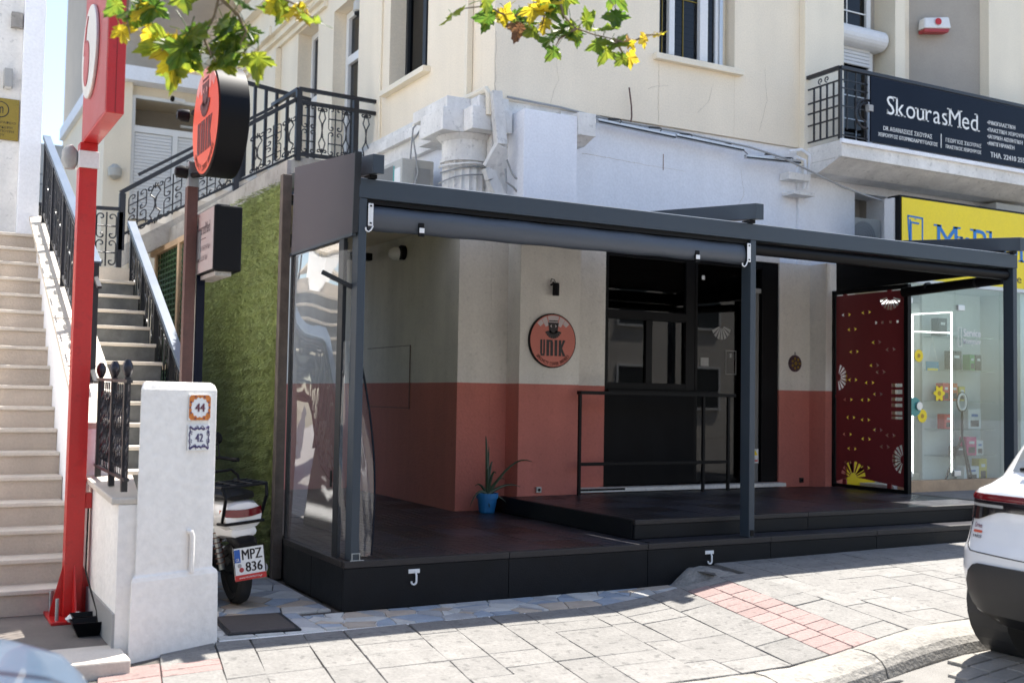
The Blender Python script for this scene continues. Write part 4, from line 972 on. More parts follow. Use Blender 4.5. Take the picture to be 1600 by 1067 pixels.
flat([ccw(quo)], (-1.8675, .03, 3.36), (0, -1, 0), (0, 0, 1), .004).build('logo_mark', m_reddull, rp)
# cable, black trays
MB().tube([(-1.72, .36, .40), (-1.73, .30, .2), (-1.735, .28, 0), (-1.72, .1, -.12), (-1.715, -.1, -.2), (-1.72, -.2, -.30)], .006, 5).build('cable', m_black, rp, smooth=True)
def tray(nm, x, y, w_, d, h, lab):
    t = thing(nm, lab, 'tray', (x, y, -.318)); b = MB(); q = .04; wq, dq = w_/2, d/2
    b.hexa([(-wq+q, -dq+q, 0), (wq-q, -dq+q, 0), (wq-q, dq-q, 0), (-wq+q, dq-q, 0)], [(-wq+q, -dq+q, .008), (wq-q, -dq+q, .008), (wq-q, dq-q, .008), (-wq+q, dq-q, .008)])
    B = [(-wq+q, -dq+q, .004), (wq-q, -dq+q, .004), (wq-q, dq-q, .004), (-wq+q, dq-q, .004)]; T = [(-wq, -dq, h), (wq, -dq, h), (wq, dq, h), (-wq, dq, h)]; T2 = [(p[0]*.93, p[1]*.93, h) for p in T]
    b.add(B+T+T2, [(i, (i+1) % 4, 4+(i+1) % 4, 4+i) for i in range(4)]+[(4+i, 4+(i+1) % 4, 8+(i+1) % 4, 8+i) for i in range(4)]+[(i, 8+i, 8+(i+1) % 4, (i+1) % 4) for i in range(4)])
    b.build('tray_shell', m_black, t, local=True); return t
tray('plastic_tray', -1.755, -.02, .20, .17, .09, 'black plastic tray nearest the red pole base'); t_ = tray('plastic_tray', -1.785, -.22, .20, .17, .09, 'black plastic tray in front of the other tray by the pillar')
rg_ = thing('crumpled_rag', 'crumpled whitish rag beside the red pole base plate', 'rag', (-1.80, .10, -.30))
MB().lathe([(.01, 0), (.055, .01), (.07, .03), (.045, .06), (.01, .075)], (0, 0, 0), 9).build('rag_cloth', m_whitepl, rg_, local=True).scale = (1.1, .7, .9)
# ------------------------------------------------------------------ second staircase, landing, upper flight
s2_ = thing('grey_staircase', 'grey veined marble staircase with white nosings behind the picket railing', 'staircase', (-1.1, 3, -.35))
n2 = 16; R2 = .175; run2 = .36
# nosing z=1.44 at y=2.75 ; climbs away
for i in range(n2):
    z = 1.44-.175*10+.175*i; y = 2.75+(i-10)*.355 if i >= 10 else 2.75+(i-10)*.26
    yn = y+(.355 if i >= 9 else .26)
    box('stair_riser', m_greyriser, s2_, -1.50, -.80+.01*(i-10), y, yn+.1, z-.35, z-.032)
    box('stair_tread', m_marble, s2_, -1.50, -.79+.01*(i-10), y-.022, yn+.02, z-.031, z, .005)
ztop = 1.44+.175*5
box('landing_slab', m_marble, s2_, -1.9, -.5, 4.88, 7.3, ztop-.10, ztop+.175)
hr = thing('stair_railing', 'black iron railing with broad pale blue handrail on the right of the grey stairs', 'railing', (-.72, 3, 1))
P0, P1 = V(-.70, 1.95, 1.18), V(-.72, 4.95, 2.99)
MB().bar(P0, P1, .085, .045).build('handrail', m_hand, hr, .004)
sl2 = (P1.z-P0.z)/(P1.y-P0.y)
for y in (2.0, 2.75, 3.5, 4.2, 4.9): z = P0.z+sl2*(y-P0.y); MB().bar((-.71, y, z-1.0), (-.71, y, z-.03), .05, .05, (0, 1, 0)).build('railing_post', m_iron, hr)
MB().bar(P0-UP*.12, P1-UP*.12, .03, .02).build('top_rail', m_iron, hr); MB().bar(P0-UP*.88, P1-UP*.88, .03, .02).build('bottom_rail', m_iron, hr)
bp2 = [proto_baluster(0, .16, .74), proto_baluster(1, .14, .74)]
for i in range(15):
    y = 2.12+i*.19
    if min(abs(y-p) for p in (2.75, 3.5, 4.2)) > .07: put_bal(hr, i % 2, bp2[i % 2], -.71, y, P0.z+sl2*(y-P0.y)-.87, sl2)
# landing railing + upper flight along the back
lg = thing('landing_railing', 'black scrolled iron railing round the far stair landing', 'railing', (-.9, 6, 2.6))
MB().bar((-1.75, 6.3, 3.30), (-.62, 6.3, 3.34), .05, .04).build('handrail', m_iron, lg); MB().bar((-1.75, 6.3, 2.62), (-.62, 6.3, 2.62), .03, .03).build('bottom_rail', m_iron, lg)
for x in (-1.7, -.92, -.62): box('railing_post', m_iron, lg, x-.03, x+.03, 6.27, 6.33, 2.5, 3.3)
def putx(parent, kd, wd, ht, x, y, z, s):
    key = (parent.name, 'x', kd, round(s, 3)); base = ORG[parent.name]
    if key not in first:
        q = scroll_mb(kd, wd, ht, .009, 'x'); q.v = [(p[0], p[1], p[2]+s*p[0]) for p in q.v]; o = q.build('scroll_baluster', m_iron, parent, local=True); first[key] = o; o.location = V(x, y, z)-base
    else: inst(first[key], parent, V(x, y, z)-base)
for i, x in enumerate((-1.5, -1.22, -.77)): putx(lg, i % 2, .24, .64, x, 6.3, 2.65, 0)
uf = thing('upper_stair_flight', 'concrete stair flight climbing to the upper balcony door behind the grass wall', 'staircase', (.5, 6.3, 2.6))
FX0, FX1, FZ0, FZ1, FY = -.52, 1.54, 2.92, 4.20, 6.3; sf = (FZ1-FZ0)/(FX1-FX0)
MB().hexa([(FX0, FY, FZ0-.22), (FX1, FY, FZ1-.22), (FX1, FY+.95, FZ1-.22), (FX0, FY+.95, FZ0-.22)], [(FX0, FY, FZ0+.03), (FX1, FY, FZ1+.03), (FX1, FY+.95, FZ1+.03), (FX0, FY+.95, FZ0+.03)]).build('stringer', m_conc, uf)
for i in range(8): box('stair_step', m_marble, uf, FX0+.257*i, FX0+.257*(i+1)+.03, FY+.02, FY+.95, FZ0+.03, FZ0+.16*(i+1)-.02)
box('balcony_slab', m_conc, uf, FX1, 2.598, FY, 8.4, FZ1-.2, FZ1+.03)
ur = thing('balcony_railing', 'black scrolled iron railing of the upper flight turning the corner by the balcony door', 'railing', (.5, 6.3, 3))
RZ = lambda x: (FZ0+sf*(x-FX0)) if x < FX1 else FZ1
MB().bar((FX0-.1, FY+.02, RZ(FX0)+.62), (FX1, FY+.02, FZ1+.80), .05, .05).build('top_rail', m_iron, ur); MB().bar((FX0-.1, FY+.02, RZ(FX0)+.10), (FX1, FY+.02, FZ1+.07), .04, .03).build('bottom_rail', m_iron, ur)
MB().bar((FX0+.1, FY+.02, RZ(FX0)+.86), (1.2, FY+.02, RZ(1.2)+.84), .035, .035).build('upper_handrail', m_iron, ur)
for a_, b_, n_ in (((FX1, FY, FZ1+.92), (2.6, FY, FZ1+.90), 'top_rail'), ((FX1, FY, FZ1+.75), (2.6, FY, FZ1+.74), 'middle_rail'), ((FX1, FY, FZ1+.07), (2.6, FY, FZ1+.07), 'bottom_rail'), ((FX1, FY+.03, FZ1+.92), (FX1-.05, FY+1.0, FZ1+.92), 'top_rail')): MB().bar(a_, b_, .055, .045).build(n_, m_iron, ur)
for x in (FX0-.08, .18, .75, FX1, 2.32): box('railing_post', m_iron, ur, x-.035, x+.035, FY-.03, FY+.04, RZ(x)-.02, RZ(x)+(.90 if x >= FX1 else .66))
for i, x in enumerate([FX0+.10+.205*j for j in range(10)]):
    if min(abs(x-p) for p in (.18, .75)) > .08: putx(ur, i % 2, .22, .50, x, FY+.02, RZ(x)+.10, sf)
for i, x in enumerate((1.68, 1.86, 2.04, 2.19, 2.47)): putx(ur, i % 2 if x < 2.4 else 1, .20 if i % 2 == 0 else .16, .66, x, FY, FZ1+.085, 0)
gr = thing('balcony_fence', 'tall black vertical bar fence behind the upper stair flight', 'fence', (1.4, 7.2, 4.2))
GZ = lambda x: 5.36-.12*(x-1.05)
MB().bar((1.05, 7.22, GZ(1.05)), (2.0, 7.22, GZ(2.0)), .05, .05).build('top_rail', m_iron, gr)
for i in range(7): x = 1.07+i*.15; box('fence_bar', m_iron, gr, x-(.045 if i == 0 else .02), x+(.045 if i == 0 else .02), 7.20, 7.24, 4.2 if x > 1.5 else 3.6, GZ(x)-.02)
# ------------------------------------------------------------------ posts and projecting signs on the left
sp = thing('sign_post', 'rusty brown post with galvanised top carrying the projecting signs', 'post', (-1.10, .42, -.35))
box('post_shaft', m_rust, sp, -1.135, -1.06, .38, .455, -.36, 2.62, .004); box('post_top', m_zinc, sp, -1.133, -1.055, .378, .457, 2.62, 2.80, .004)
box('steel_upright', m_navy, sp, -1.05, -.99, .39, .45, -.36, 2.0, .003)
rd = thing('round_projecting_sign', 'thick round coral UNIK sign with black rim projecting beside the rusty post', 'sign', (-1.0, .0, 3.0))
CY, CZ, CR = -.005, 3.005, .372
MB().lathe([(CR-.012, -1.115), (CR, -1.109), (CR, -.918), (CR-.012, -.912)], (0, CY, CZ), 72, 'x').build('sign_drum', m_black, rd, smooth=True)
DX = (0, -1, 0); DO = V(-1.116, CY, CZ)
flat([disc2(0, 0, CR-.014, 48)], DO, DX, UP, .002).build('sign_face', m_coralsign, rd)
def emblem(parent, o, xd, yd, s, mw, mk, inkname='emblem_mark'):
    """white fan over a dark head with a fringe beard, s = sign radius"""
    R = .965; out = []
    def pl(a, r): return (r*math.cos(a)*s, r*math.sin(a)*s)
    fan = []
    for a0, a1, r0 in ((.74, .98, .78), (1.00, 1.25, .62), (1.30, 1.84, .40), (1.89, 2.14, .62), (2.16, 2.40, .78)):
        arc = [pl(a0+(a1-a0)*i/6, R) for i in range(7)]
        mid0 = (.28*math.cos(a0)*s*(1 if r0 > .5 else 1), (.5+.08)*s)
        ax = (math.cos(a0)*r0*s, math.sin(a0)*r0*s); bx = (math.cos(a1)*r0*s, math.sin(a1)*r0*s)
        fan.append(ccw(arc+[bx, ax]))
    flat(fan, o, xd, yd, .002).build('emblem_fan', mw, parent)
    on = V(o)+V(xd).cross(V(yd)).normalized()*.0025
    ink = [[(-.20*s, .74*s), (.20*s, .74*s), (.20*s, .78*s), (-.20*s, .78*s)],
           [(-.18*s, .30*s), (.18*s, .30*s), (.24*s, .70*s), (-.24*s, .70*s)]]
    for i in range(9):
        a = -math.pi+.30+(math.pi-.6)*i/8+0; w_ = .085; c, q = math.cos(a), math.sin(a); r0, r1 = .10, (.34 if i not in (0, 8) else .36)
        ink.append(ccw([((.10*c+-q*w_*.4)*s, (.40+.1*q+c*w_*.4)*s), ((r1*c-q*w_*.5)*s, (.40+r1*q*.95+c*w_*.5)*s), ((r1*c+q*w_*.5)*s, (.40+r1*q*.95-c*w_*.5)*s), ((.10*c+q*w_*.4)*s, (.40+.1*q-c*w_*.4)*s)]))
    on3 = V(o)+V(xd).cross(V(yd)).normalized()*.002
    flat([[(-.21*s, .26*s), (-.12*s, .19*s), (.12*s, .19*s), (.21*s, .26*s), (.18*s, .36*s), (-.18*s, .36*s)]], on3, xd, yd, .0018).build('emblem_beard', mk, parent)
    flat(ink, on, xd, yd, .002).build(inkname, mk, parent)
    on2 = V(on)+V(xd).cross(V(yd)).normalized()*.0025
    flat([ccw([(-.15*s, .56*s), (-.07*s, .62*s), (-.09*s, .56*s), (-.07*s, .50*s)]), ccw([(.15*s, .56*s), (.07*s, .62*s), (.09*s, .56*s), (.07*s, .50*s)])], on2, xd, yd, .001).build('emblem_eye', mw, parent)
def unik(parent, o, xd, yd, s, m):
    """blocky condensed word U N I K"""
    y0, y1 = -.56*s, .03*s; h = y1-y0; P = []; x = -.54*s
    def r(a, b, c, d): P.append([(x+a*s, y0+c), (x+b*s, y0+c), (x+b*s, y0+d), (x+a*s, y0+d)])
    r(0, .085, .07*s, h); r(.125, .20, .07*s, h); r(.015, .185, 0, .0699*s)
    x += .26*s; r(0, .12, 0, h-.07*s); r(.165, .285, 0, h-.07*s); r(0, .26, h-.0699*s, h)
    x += .345*s; r(0, .12, 0, h)
    x += .18*s; r(0, .11, 0, h)
    P.append(ccw([(x+.112*s, y0+h*.46), (x+.15*s, y0+h*.50), (x+.285*s, y0+h), (x+.17*s, y0+h), (x+.112*s, y0+h*.68)]))
    P.append(ccw([(x+.112*s, y0+h*.455), (x+.112*s, y0+h*.30), (x+.17*s, y0), (x+.295*s, y0), (x+.15*s, y0+h*.495)]))
    flat(P, o, xd, yd, .002).build('lettering', m, parent)
FO = DO+V(-.0025, 0, 0)
emblem(rd, FO, DX, UP, CR, mat('pale_pink_print', (.72, .45, .40), .5), m_brownink); unik(rd, FO, DX, UP, CR, m_brownink)
arc_text('SPECIALTY COFFEE BREWERS', m_brownink, rd, FO, DX, UP, CR*.91, -math.pi/2, 1.8, .042)
for z in (2.70, 3.15): MB().tube([(-1.10, .42, z), (-1.10, .36, z), (-1.05, .30, z)], .022, 8).build('sign_bracket', m_black, rd); 
for z in (2.72, 3.12): MB().lathe([(.03, -1.22), (.045, -1.19), (.045, -1.14)], (0, .40, z), 12, 'x').build('spotlight', m_black, rd, smooth=True)
bs = thing('box_projecting_sign', 'black framed box sign of the doctors hanging on the rusty post', 'sign', (-1.0, .1, 2.2))
X0, X1, Y0, Y1, Za, Zb = -1.045, -.855, -.05, .50, 1.995, 2.44
box('sign_case', m_black, bs, X0, X1, Y0, Y1, Za, Zb, .012)
m_mauve = mat('mauve_sign_face', (.46, .405, .385), .45, var=.06)
box('sign_face', m_mauve, bs, X0-.004, X0-.001, Y0+.012, Y1-.012, Za+.012, Zb-.012)
bo = lambda y, z: (X0-.0045, y, z)
lettering('SkourasMed', m_greypl if False else mat('faded_ink', (.10, .07, .08), .6), bs, bo(Y1-.06, 2.27), (0, -1, 0), (0, 0, 1), width=.40, height=.078, serif=True)
mfi = bpy.data.materials['faded_ink']
box('underline', mfi, bs, X0-.006, X0-.0045, .16, .43, 2.235, 2.241)
for t, z in (('• ΠΛΑΣΤΙΚΗ ΧΕΙΡΟΥΡΓΙΚΗ', 2.155), ('• ΙΑΤΡΙΚΗ ΑΙΣΘΗΤΙΚΗ', 2.085)): lettering(t, mfi, bs, bo(Y1-.04, z), (0, -1, 0), (0, 0, 1), width=.42 if 'ΠΛ' in t else .36, height=.034)
box('sign_mount', m_dark, bs, X0+.05, X1-.05, .1, .2, Zb+.001, Zb+.03, .003); box('sign_arm', m_conc, bs, X0+.02, X1-.06, Y0+.03, Y1, Za-.03, Za-.002)
box('sign_arm', m_zinc, bs, -1.058, -1.047, .3, .42, 2.1, 2.3)
# ------------------------------------------------------------------ left buildings
lb = thing('left_building', 'white building with corner pilaster at the top of the marble staircase', 'building', (-3, 5, -.4))
box('front_wall', m_oldwhite, lb, -8, -1.86, 5.0, 5.4, -.4, 9); box('corner_pilaster', m_white, lb, -1.859, -1.655, 4.9, 5.4, -.4, 9, .006)
box('side_wall', m_white, lb, -8, -4.62, -.5, 5.0, -.4, 9)
plq = thing('brass_plaque', 'brass office plaque with round emblem on the left building wall', 'plaque', (-2.0, 4.98, 3.95))
box('plaque_plate', m_gold, plq, -2.32, -1.87, 4.972, 4.998, 3.74, 4.17, .003)
flat([disc2(0, 0, .085, 32)], (-2.05, 4.9705, 4.05), (1, 0, 0), (0, 0, 1), .001).build('emblem_ring', m_ink, plq); flat([disc2(0, 0, .075, 32)], (-2.05, 4.969, 4.05), (1, 0, 0), (0, 0, 1), .001).build('emblem_field', m_gold, plq)
lettering('m', m_ink, plq, (-2.05, 4.967, 4.01), (1, 0, 0), (0, 0, 1), width=.06, height=.07, center=True); 
for t, z, w_ in (('ΣΥΜΒΟΛΑΙΟΓΡΑΦΕΙΟ', 3.905, .40), ('ΑΝΝΑΣ ΔΟΥΚΕΡΗ', 3.855, .34), ('ΚΑΤΟΥΣ ΛΑΜΠΟΥΡΗ', 3.815, .37), ('ΣΤΟΥΡΟΥ', 3.775, .2)): lettering(t, m_ink, plq, (-2.10, 4.9705, z), (1, 0, 0), (0, 0, 1), width=w_, height=.026, center=True)
wl = thing('wall_lamp', 'grey cube wall lamp above the brass plaque', 'lamp', (-1.97, 4.95, 4.45)); box('lamp_body', m_greypl, wl, -2.03, -1.95, 4.90, 4.997, 4.28, 4.47, .004); box('lamp_lens', m_whitepl, wl, -2.02, -1.96, 4.91, 4.98, 4.272, 4.279)
jb = thing('junction_box', 'small beige junction box high on the left building', 'box', (-1.9, 4.97, 5)); box('box_body', m_conc, jb, -1.98, -1.87, 4.94, 4.998, 4.92, 5.08, .004)
wh = thing('white_house', 'sunlit cream house with roller shutters behind the stairs', 'house', (1, 14, 0))
box('wall', m_cream, wh, .30, .78, 14.0, 20, -.4, 6.95); box('wall', m_cream, wh, .782, 6, 14.2, 20, -.4, 4.4); box('wall', m_cream, wh, .782, 6, 14.2, 20, 6.75, 6.95)
box('porch_back', m_skygrey, wh, .782, 6, 15.2, 15.4, 4.4, 6.75); box('roof_slab', m_white, wh, .2, 6, 13.8, 20, 6.952, 7.22)
fr = MB(); fr.box(.80, .86, 14.12, 14.2, 4.4, 6.75); fr.box(.86, 6, 14.12, 14.2, 6.06, 6.18); fr.box(.86, 6, 14.12, 14.2, 6.70, 6.76); fr.box(1.56, 1.66, 14.12, 14.2, 4.4, 6.06)
wfm = fr.build('window_frame', m_whitepl, wh)
for i in range(26):
    box('shutter_slat', m_shut, wfm, .87, 1.55, 14.15, 14.18, 4.42+i*.063, 4.475+i*.063); box('shutter_slat', m_shut, wfm, 1.67, 4, 14.15, 14.18, 4.42+i*.063, 4.475+i*.063)
MB().tube([(1.8, 14.6, 6.38), (2.9, 14.6, 6.38)], .03, 6).build('tube_lamp', m_print, wh)
scm = thing('security_camera', 'white bullet camera under the roof of the cream house', 'camera', (1.55, 14, 6.8)); MB().tube([(1.48, 13.9, 6.72), (1.72, 13.98, 6.71)], .05, 10).build('camera_body', m_whitepl, scm); MB().tube([(1.47, 13.88, 6.72), (1.50, 13.89, 6.72)], .055, 10).build('camera_lens', m_black, scm); box('camera_mount', m_whitepl, scm, 1.66, 1.70, 13.97, 14.2, 6.70, 6.74)
wl2 = thing('wall_lantern', 'small shell shaped wall lamp on the cream house corner', 'lamp', (.5, 13.9, 5)); MB().lathe([(.03, 0), (.12, .06), (.13, .2), (.04, .28)], (.50, 13.93, 5.08), 10).build('lamp_shade', m_acgrey, wl2, smooth=True)
ub = thing('apartment_block', 'beige apartment block with sloping balcony behind the cream house', 'building', (2, 17, 0))
box('wall', m_skygrey, ub, .95, 1.9, 17, 26, -.4, 14)
box('wall', m_cream, ub, 1.9, 8, 18.5, 26, -.4, 14)
for z in (9.2, 12.0): 
    box('balcony_front', m_cream2, ub, 1.2, 1.4, 12.5, 17, z-.3, z+.75); box('balcony_slab', m_skygrey, ub, 1.4, 4, 12.5, 18.5, z-.3, z-.1)
    box('balcony_rail', m_alu, ub, 1.28, 1.34, 12.5, 17, z+.85, z+.91)
fbd = thing('far_building', 'far weathered white building with a dark doorway under the sky', 'building', (1, 22, 0))
box('wall', m_far, fbd, -6, 4, 22, 30, -.4, 7.25); box('doorway', m_farwin, fbd, .34, .72, 21.97, 22.02, 5.75, 6.62); box('balcony_slab', m_far, fbd, -3, 4, 21, 22, 5.55, 5.72)
for z in (6.08, 6.32): MB().bar((-2, 21.1, z), (4, 21.1, z), .04, .04).build('balcony_rail', m_greypl, fbd)
for x in (-1, .3, .9, 2): MB().bar((x, 21.1, 5.7), (x, 21.1, 6.32), .04, .04, (0, 1, 0)).build('rail_post', m_greypl, fbd)
# ------------------------------------------------------------------ scooter
sc = thing('scooter', 'white delivery scooter with black rear rack parked beside the grass wall', 'scooter', (-.635, .60, -.352), rad(-4))
sc.rotation_euler = (0, rad(-5), rad(5))
def tyre(b, y, z, R=.225, w=.055):
    n = 28; m = 8; vs = []; fs = []
    for i in range(n):
        a = 2*math.pi*i/n
        for k in range(m):
            t = 2*math.pi*k/m; rr = R-.045+.045*math.cos(t); vs.append((w*math.sin(t)*1.0, y+rr*math.cos(a), z+rr*math.sin(a)))
    for i in range(n):
        for k in range(m): fs.append((i*m+k, i*m+(k+1) % m, ((i+1) % n)*m+(k+1) % m, ((i+1) % n)*m+k))
    return b.add(vs, fs)
for nm, y in (('rear', 0.0), ('front', 1.22)):
    wt = tyre(MB(), y, .225).build('wheel', m_rubber, sc, local=True, smooth=True)
    r = MB().lathe([(.14, -.03), (.155, -.012), (.155, .012), (.14, .03)], (0, y, .225), 20, 'x'); r.build('rim', m_dark, wt, local=True)
def shell(rows, n=14, k=.75):
    """loft of rounded sections (y, zc, halfwidth, halfheight)"""
    b = MB(); vs = []; fs = []
    for y, zc, hw, hh in rows:
        for i in range(n):
            a = 2*math.pi*i/n; c, s_ = math.cos(a), math.sin(a)
            vs.append((hw*math.copysign(abs(c)**k, c), y, zc+hh*math.copysign(abs(s_)**k, s_)))
    for r in range(len(rows)-1):
        for i in range(n): fs.append((r*n+i, r*n+(i+1) % n, (r+1)*n+(i+1) % n, (r+1)*n+i))
    fs.append(tuple(range(n-1, -1, -1))); fs.append(tuple((len(rows)-1)*n+i for i in range(n))); return b.add(vs, fs)
shell([(-.235, .66, .10, .05), (-.222, .66, .135, .095), (-.14, .66, .152, .115), (.1, .66, .165, .11), (.4, .60, .16, .13), (.6, .5, .14, .1)]).build('tail_body', m_carwhite, sc, local=True, smooth=True)
shell([(-.225, .535, .05, .012), (-.21, .545, .095, .04), (-.05, .56, .13, .07), (.25, .5, .14, .08)]).build('lower_tail', m_carwhite, sc, local=True, smooth=True)
shell([(-.19, .79, .10, .018), (-.1, .80, .13, .03), (.2, .79, .14, .045), (.55, .76, .12, .04), (.62, .75, .08, .02)]).build('seat', m_black, sc, local=True, smooth=True)
tl = MB().grid(lambda u, v: (-.135+.27*u, -.252+.03*(2*u-1)**2, .655+.055*v+.012*(2*u-1)**2), 10, 2); tlo = tl.build('tail_light', m_lamp, sc, local=True, smooth=True)
for sx in (-1, 1): MB().grid(lambda u, v: (sx*(.127+.02*u), -.187+.045*u, .662+.05*v), 2, 1).build('indicator', m_lampo, sc, local=True)
MB().tube([(-.15, -.1, .61), (-.14, -.23, .615), (0, -.262, .618), (.14, -.23, .615), (.15, -.1, .61)], .011, 6).build('guard_bar', m_black, sc, local=True, smooth=True)
rk_ = MB()
for sx in (-1, 1): rk_.tube([(sx*.15, .35, .86), (sx*.16, .05, .875), (sx*.16, -.28, .88), (sx*.15, -.30, .80), (sx*.14, -.17, .62)], .012, 6)
for y in (-.28, -.15, -.02, .1): rk_.tube([(-.16, y, .88), (.16, y, .88)], .010, 6)
rk_.tube([(-.06, -.28, .885), (-.06, .1, .885)], .009, 6).tube([(.06, -.28, .885), (.06, .1, .885)], .009, 6)
rk_.tube([(-.15, .0, .88), (-.15, .02, .955), (-.10, .03, .97), (.02, .03, .97), (.06, .02, .93), (.06, 0, .88)], .011, 6)
rk_.build('rear_rack', m_black, sc, local=True, smooth=True)
shell([(-.275, .45, .07, .03), (-.23, .475, .085, .045), (-.05, .5, .08, .05)]).build('plate_bracket', m_black, sc, local=True, smooth=True)
MB().lathe([(.02, -.287), (.024, -.278), (.02, -.265)], (0, 0, .482), 12, 'y').build('reflector', m_lamp, sc, local=True).scale = (1.6, 1, .8)
np_ = MB().hexa([(-.115, -.302, .235), (.115, -.302, .235), (.115, -.296, .235), (-.115, -.296, .235)], [(-.115, -.282, .455), (.115, -.282, .455), (.115, -.276, .455), (-.115, -.276, .455)]).build('number_plate', m_print, sc, .002, local=True)
pu = V(0, .02, .22).normalized(); po = lambda u, z: V(-.115+u, -.3035, .235)+pu*z
def plate_rect(nm, m, x0, x1, z0, z1, d=.001):
    flat([[(x0, z0), (x1, z0), (x1, z1), (x0, z1)]], V(-.115, -.3025-d, .235), V(1, 0, 0), pu, .001).build(nm, m, np_, local=True)
m_euro = mat('plate_blue', (.01, .09, .38), .4)
plate_rect('euro_band', m_euro, .008, .05, .115, .205); plate_rect('plate_frame', m_red, 0, .23, -.012, .028); plate_rect('plate_frame', m_black, 0, .006, .03, .22); plate_rect('plate_frame', m_black, .224, .23, .03, .22); plate_rect('plate_frame', m_black, 0, .23, .215, .222)
def ltext(t, m, par, x, z, w_, h_):
    vs, fs = text_polys(t, 1, .012); x0 = min(p[0] for p in vs); x1 = max(p[0] for p in vs); y0 = min(p[1] for p in vs); y1 = max(p[1] for p in vs)
    MB().add([po(x+(p[0]-x0)/(x1-x0)*w_, z+(p[1]-y0)/(y1-y0)*h_)+V(0, -.0015, 0) for p in vs], fs).build('lettering', m, par, local=True)
ltext('MPZ', m_ink, np_, .062, .130, .148, .07); ltext('836', m_ink, np_, .082, .045, .125, .066); ltext('GR', m_print, np_, .016, .122, .026, .022)
ltext('www.MONMOTO.gr', m_print, np_, .03, -.002, .17, .016)
flat([disc2(.04, .092, .015, 14)], V(-.115, -.3035, .235), V(1, 0, 0), pu, .001).build('plate_stamp', m_greypl, np_, local=True); flat([disc2(.052, .062, .017, 14)], V(-.115, -.3035, .235), V(1, 0, 0), pu, .001).build('plate_stamp', m_reddull, np_, local=True)
MB().grid(lambda u, v: (-.06+.12*u, -.235*math.cos(.55+.7*v)-.01, .225+.25*math.sin(.55+.7*v)), 4, 10).build('rear_mudguard', m_black, sc, local=True, smooth=True)
MB().tube([(-.11, -.03, .27), (-.12, .05, .56)], .022, 8).build('shock_absorber', m_zinc, sc, local=True)
sp_ = MB()
for i in range(7): sp_.tube([(-.115+.03*math.cos(a), -.02+.03*math.sin(a)+i*.011, .30+i*.035+.005*a) for a in [j*.7 for j in range(10)]], .006, 4, closed=False)
sp_.build('spring', m_rust, sc, local=True)
shell([(-.02, .27, .09, .03), (.0, .27, .05, .06), (.35, .28, .06, .09), (.5, .3, .05, .06)]).build('engine', m_dark, sc, local=True, smooth=True)
MB().tube([(.11, .3, .2), (.13, .0, .24), (.13, -.2, .27)], [.02, .045, .04], 10).build('exhaust', m_greypl, sc, local=True, smooth=True)
shell([(.45, .32, .14, .04), (.8, .27, .15, .04), (.95, .3, .14, .05)]).build('floorboard', m_carwhite, sc, local=True, smooth=True)
MB().grid(lambda u, v: ((u-.5)*.36*(1-.3*v), .98+.10*(2*u-1)**2*-1+.05-.16*v, .28+.66*v), 8, 8).build('front_shield', m_carwhite, sc, local=True, smooth=True)
MB().tube([(0, 1.22, .225), (0, 1.0, .62), (0, .86, .98)], .028, 8).build('steering_column', m_dark, sc, local=True)
MB().tube([(-.28, .72, .98), (-.2, .80, 1.0), (0, .86, .98), (.2, .80, 1.0), (.28, .72, .98)], .014, 8).build('handlebar', m_black, sc, local=True, smooth=True)
for sx in (-1, 1):
    MB().tube([(sx*.28, .72, .98), (sx*.30, .66, .98)], .018, 8).build('grip', m_black, sc, local=True)
    MB().tube([(sx*.20, .80, 1.0), (sx*.20, .82, 1.13)], .007, 6).build('mirror_stem', m_black, sc, local=True)
    MB().lathe([(.03, 0), (.055, .012), (.03, .03)], (sx*.19, .82, 1.15), 12, 'y').build('mirror', m_black, sc, local=True)
MB().grid(lambda u, v: (-.06+.12*u, 1.22+.26*math.cos(.3+2.2*v), .225+.26*math.sin(.3+2.2*v)), 4, 10).build('front_mudguard', m_carwhite, sc, local=True, smooth=True)
# ------------------------------------------------------------------ wall fittings of the cafe
us = thing('round_wall_sign', 'round coral UNIK sign mounted on the white and coral pilaster', 'sign', (3.185, 2.59, 1.785))
C0 = V(3.185, 2.597, 1.785); SR = .288
MB().lathe([(SR-.006, -.03), (SR, -.026), (SR, .0)], C0, 56, 'y').build('sign_rim', m_black, us)
F0 = V(3.185, 2.567, 1.785); XX, ZZ = (1, 0, 0), (0, 0, 1)
flat([disc2(0, 0, SR-.012, 48)], F0, XX, ZZ, .0015).build('sign_face', m_coralwall, us)
F1 = F0+V(0, -.002, 0)
emblem(us, F1, XX, ZZ, SR*.955, mat('dull_white_print', (.55, .47, .47), .6), m_ink); unik(us, F1, XX, ZZ, SR, m_ink)
arc_text('SPECIALTY COFFEE BREWERS', m_ink, us, F1, XX, ZZ, SR*.91, -math.pi/2, 1.8, .036)
ws = thing('wall_spotlight', 'small black cylinder spotlight on the pilaster above the round sign', 'spotlight', (3.18, 2.56, 2.35))
MB().lathe([(.032, 2.26), (.036, 2.265), (.036, 2.39), (.03, 2.395)], (3.19, 2.53, 0), 16).build('lamp_barrel', m_black, ws, smooth=False)
MB().tube([(3.17, 2.598, 2.38), (3.165, 2.56, 2.38), (3.165, 2.535, 2.40)], .012, 6).build('lamp_arm', m_black, ws); MB().tube([(3.165, 2.597, 2.41), (3.15, 2.56, 2.44), (3.175, 2.54, 2.43), (3.19, 2.54, 2.40)], .004, 5).build('lamp_wire', m_black, ws)
bl = thing('bulkhead_lamp', 'oval black and white bulkhead lamp on the shaded side wall of the cafe', 'lamp', (2.2, 4.37, 2.83))
